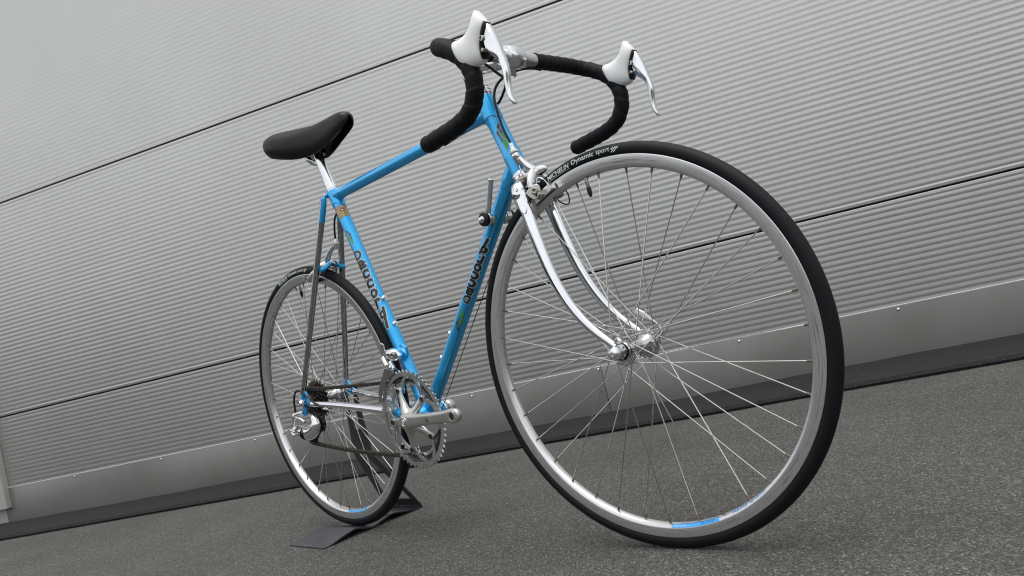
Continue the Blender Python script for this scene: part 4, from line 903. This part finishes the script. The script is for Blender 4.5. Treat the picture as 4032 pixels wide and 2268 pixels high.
A = spline([(x, h, 0) for x, h, t, b in sec], 3); B_ = spline([(t, b, 0) for x, h, t, b in sec], 3); rings = []
for p, q in zip(A, B_):
    rg = []; n = 26; zc = q.y+(q.x-q.y)*.40; lo = rad(-42)
    for k, sc in ((1, 1.0), (0, .86)):
        for i in range(n+1):       # cover from one tucked-in skirt over the top to the other, then back along the hollow underside
            an = lo+(PI-2*lo)*(i if k else n-i)/n; cy = cos(an); sz = sin(an)
            up_ = (q.x-zc)*(.80 if not k else 1)*abs(sz)**.80 if sz > 0 else -(zc-q.y)*abs(sz)/sin(-lo)
            rg.append(V((p.x, -p.y*sc*math.copysign(abs(cy)**.85, cy), zc+up_)))
    rings.append(rg)
mb = MB(); mb.loft(rings); saddle = mb.obj('saddle', 'saddle_leather', bike, smooth=50)
for s in (-1, 1):
    mb = MB(); mb.tube(spline([(-.640, s*.004, .945), (-.680, s*.012, .938), (-.730, s*.020, .932), (-.790, s*.0215, .931), (-.830, s*.024, .938), (-.870, s*.034, .965)], 5), .0035, 10); mb.obj('rail', 'dull_chrome', saddle)

# ------------------------------------------------------------------ transfers on the frame
def stacked(word, p0, up, nrm, r, pitch, size, parent, layers, wx=1.0):
    """letters standing one below the other round a tube"""
    up = V(up).normalized(); nrm = V(nrm); nrm = (nrm-up*nrm.dot(up)).normalized(); rt = up.cross(nrm)
    f = lambda x, y, l: V(p0)+up*y+(nrm*cos(x/r)+rt*sin(x/r))*(r+l)
    for mat_, off, lift in layers:
        items = []
        for i, ch in enumerate(word):
            if ch == ' ': continue
            P_, F_ = text2d(ch, 1, off, .12, .12); P0, _ = text2d(ch, 1, 0, .12, .12)
            h0 = max(p[1] for p in P0)-min(p[1] for p in P0); w0 = max(p[0] for p in P0)-min(p[0] for p in P0)
            kh = size*dict(D=.66, r=.66, d=.74, i=.74).get(ch, .62)/h0; kx = size*wx*dict(i=.22, r=.46).get(ch, .56)/w0
            if len(word) > 10: kh = kx = size
            items.append((([(x*kx, y*kh) for x, y in P_], F_), 0, -i*pitch))
        decal('transfer', mat_, parent, items, f, lift)
    return f
az = lambda d: V((cos(rad(d)), sin(rad(d)), 0))
LAY = [('decal_pale', .095, .0002), ('decal_gold', .050, .0004), ('decal_black', .038, .0006)]
stacked('Daccordi', BB+SD*.395, SD, az(-68), .0143, .0246, .030, seat_tube, LAY, 1.05)
stacked('MADE IN ITALY', BB+SD*.372, SD, az(-27), .0143, .0085, .0075, seat_tube, [('decal_deep', .01, .0004)])
PD = (-V((0, 1, 0))-DN*.40)
stacked('Daccordi', BB+DD*.313, -DD, PD, .0143, .0187, .0248, down_tube, LAY, 1.05)
DIA = [('decal_navy', [(4, 27.5), (4.8, 20), (-.8, 14.8), (-2.2, 19.5)]), ('decal_navy', [(-3.8, 16.4), (-2.4, 7.8), (-6, .2), (-7, 10.5)]), ('decal_teal', [(3.2, 16.9), (4.2, 7.4), (0, 1.6), (-1.2, 12.6)]), ('decal_teal', [(-2.4, 7), (-.8, -5.7), (-5, -13.9), (-6, -.6)]), ('decal_green', [(5.8, 6.7), (7.4, -2.3), (3.7, -7.6), (0, .8)]), ('decal_green', [(-.6, -5), (4.4, -13.2), (-3.2, -30.5), (-4.3, -14.1)])]
def diamonds(p0, up, nrm, r, k, parent, mir=1):
    up = V(up).normalized(); nrm = V(nrm); nrm = (nrm-up*nrm.dot(up)).normalized(); rt = up.cross(nrm)
    f = lambda x, y, l: V(p0)+up*y+(nrm*cos(x/r)+rt*sin(x/r))*(r+l)
    allp = [p for m, q in DIA for p in q]
    for m_, q in DIA:
        c = (sum(p[0] for p in q)/4, sum(p[1] for p in q)/4)
        big = [(c[0]+(x-c[0])*1.22, c[1]+(y-c[1])*1.16) for x, y in q]
        decal('transfer', 'decal_gold', parent, [(patch2d([(x*k*mir, y*k) for x, y in big][::mir]), 0, 0)], f, .0002)
        decal('transfer', m_, parent, [(patch2d([(x*k*mir, y*k) for x, y in q][::mir]), 0, 0)], f, .0004)
diamonds(HB+AX*.073, AX, az(-52), .0166, .001, head_tube)
diamonds(BB+SD*.4425, SD, az(-66), .0143, .0007, seat_tube, -1)
diamonds(BB+DD*.260, -DD, PD-DN*.15, .0143, .0009, down_tube, -1)
f = stacked('H', HB+AX*.116, AX, az(-33), .0166, .02, .014, head_tube, [('decal_gold', .03, .0003), ('decal_black', 0, .0005)])
# tubing maker's sticker on the seat tube
up = SD; nrm = az(-38); nrm = (nrm-up*nrm.dot(up)).normalized(); rt = up.cross(nrm); p0 = BB+SD*.5085
f = lambda x, y, l: p0+up*y+(nrm*cos(x/.0143)+rt*sin(x/.0143))*(.0143+l)
rect = lambda x0, x1, y0, y1: patch2d([(x0, y0), (x1, y0), (x1, y1), (x0, y1)])
decal('sticker', 'decal_red', seat_tube, [(rect(-.0165, .0165, -.0150, .0150), 0, 0)], f, .0002)
decal('sticker', 'decal_gold', seat_tube, [(rect(-.0158, .0158, -.0144, .0078), 0, 0)], f, .0004)
decal('sticker', 'decal_white', seat_tube, [(text2d('COLUMBUS', fit=(.0285, .0046), offset=.01, strip=.3), 0, .0112)], f, .0004)
decal('sticker', 'decal_red', seat_tube, [(patch2d([(.0062*cos(2*PI*i/16), .0040*sin(2*PI*i/16)) for i in range(16)]), .0020, .0022)], f, .0006)
decal('sticker', 'decal_white', seat_tube, [(patch2d([(-.0042, .0010), (-.001, -.0018), (.0016, -.0018), (.0042, .0010), (.0012, .0002), (.0004, .0022), (-.0006, .0003)]), .0020, .0022)], f, .0008)
decal('sticker', 'decal_black', seat_tube, [(text2d('SLX', fit=(.0095, .0040), strip=.3), .0055, -.0070), (text2d('tubi rinforzati', fit=(.0100, .0014), strip=.5), -.0075, -.0055), (text2d('acciaio speciale', fit=(.022, .0012), strip=.5), 0, -.0120)], f, .0006)
# small writing on the top tube
TD = (TTF-TTR).normalized(); ft = on_tube(TTR, TD, V((0, -1, .95)), .0127)
decal('transfer', 'decal_deep', top_tube, [(text2d('Tour 915 Mod. Professional', fit=(.078, .0042), offset=.02, strip=.3, shear=.3), .150, .0)], ft, .0004)
# cast letters on the bracket shell
fs = on_tube(BB+V((0, .017, 0)), (0, -1, 0), V((1, 0, -.15)), .0202)
P_, F_ = text2d('PRO', .016, 0, .15)
decal('transfer', 'decal_navy', bbs, [((P_, F_), 0, .002)], lambda u, v, l: fs(u, v, l), .0003)

# ------------------------------------------------------------------ display stand
std = empty('bicycle_stand', mtx=M.Translation((-1.0, 0, 0)), label='dark folded sheet steel stand holding the rear wheel', cat='stand')
T = .003
def sheet(name, prof, x0, x1, xs=None):
    """bent sheet: profile of (y, z) with thickness T, between x0 and x1"""
    Pf = spline([(0, y, z) for y, z in prof], 5) if xs is None else [V((0, y, z)) for y, z in prof]
    n = len(Pf); mb = MB(); rings = []
    for i, p in enumerate(Pf):
        t = (Pf[min(i+1, n-1)]-Pf[max(i-1, 0)]).normalized(); nn = V((0, -t.z, t.y)); k = i/(n-1)
        a = x0 if not xs else xs[i][0]; b = x1 if not xs else xs[i][1]
        rings.append([p+V((a+1, 0, 0)), p+V((b+1, 0, 0)), p+V((b+1, 0, 0))+nn*T, p+V((a+1, 0, 0))+nn*T])
    mb.loft(rings); return mb.obj(name, 'stand_steel', std, smooth=30)
sheet('foot_plate', [(-.143, .0), (-.130, .0002), (-.121, .0012), (-.085, .0092), (-.056, .0142), (-.047, .0140), (-.028, .0084), (-.008, .0034), (.002, .0032), (.014, .0050), (.045, .0120), (.060, .0140), (.071, .0130), (.110, .0050), (.140, .0006), (.151, .0008), (.1545, .0040), (.1535, .0080)], -1.082, -.917)
# two raking legs joined by a cross bar, then the upright with the axle slot
Y0, Z0, Y1, Z1 = .1530, .0085, .0690, .1700
def leg_pt(x, k): return V((x+1, Y0+(Y1-Y0)*k, Z0+(Z1-Z0)*k))
ln = V((0, (Z1-Z0), -(Y1-Y0))).normalized()*T
def slab(name, outline, fn, off):
    mb = MB(); n = len(outline); a = [fn(*p) for p in outline]; mb.loft([a, [p+off for p in a]]); return mb.obj(name, 'stand_steel', std, smooth=20)
slab('leg', [(-1.082, 0), (-1.082, .06), (-1.044, 1), (-1.012, 1), (-1.012, .92), (-1.058, .13), (-1.058, 0)], leg_pt, -ln)
slab('leg', [(-.917, 0), (-.917, .06), (-.955, 1), (-.987, 1), (-.987, .92), (-.941, .13), (-.941, 0)], leg_pt, -ln)
slab('cross_bar', [(-1.0578, 0), (-1.0578, .13), (-.9412, .13), (-.9412, 0)], leg_pt, -ln)
up_o = [(-1.0435, Z1), (-1.034, .300), (-1.030, .338), (-1.022, .350), (-1.014, .345)]+[(-1.000-.0125*cos(PI*i/10), .246-.0125*sin(PI*i/10)) for i in range(11)]+[(-.986, .322), (-.976, .330), (-.966, .322), (-.9665, .300), (-.956, Z1)]
slab('upright', up_o, lambda x, z: V((x+1, Y1, z)), V((0, -T, 0)))
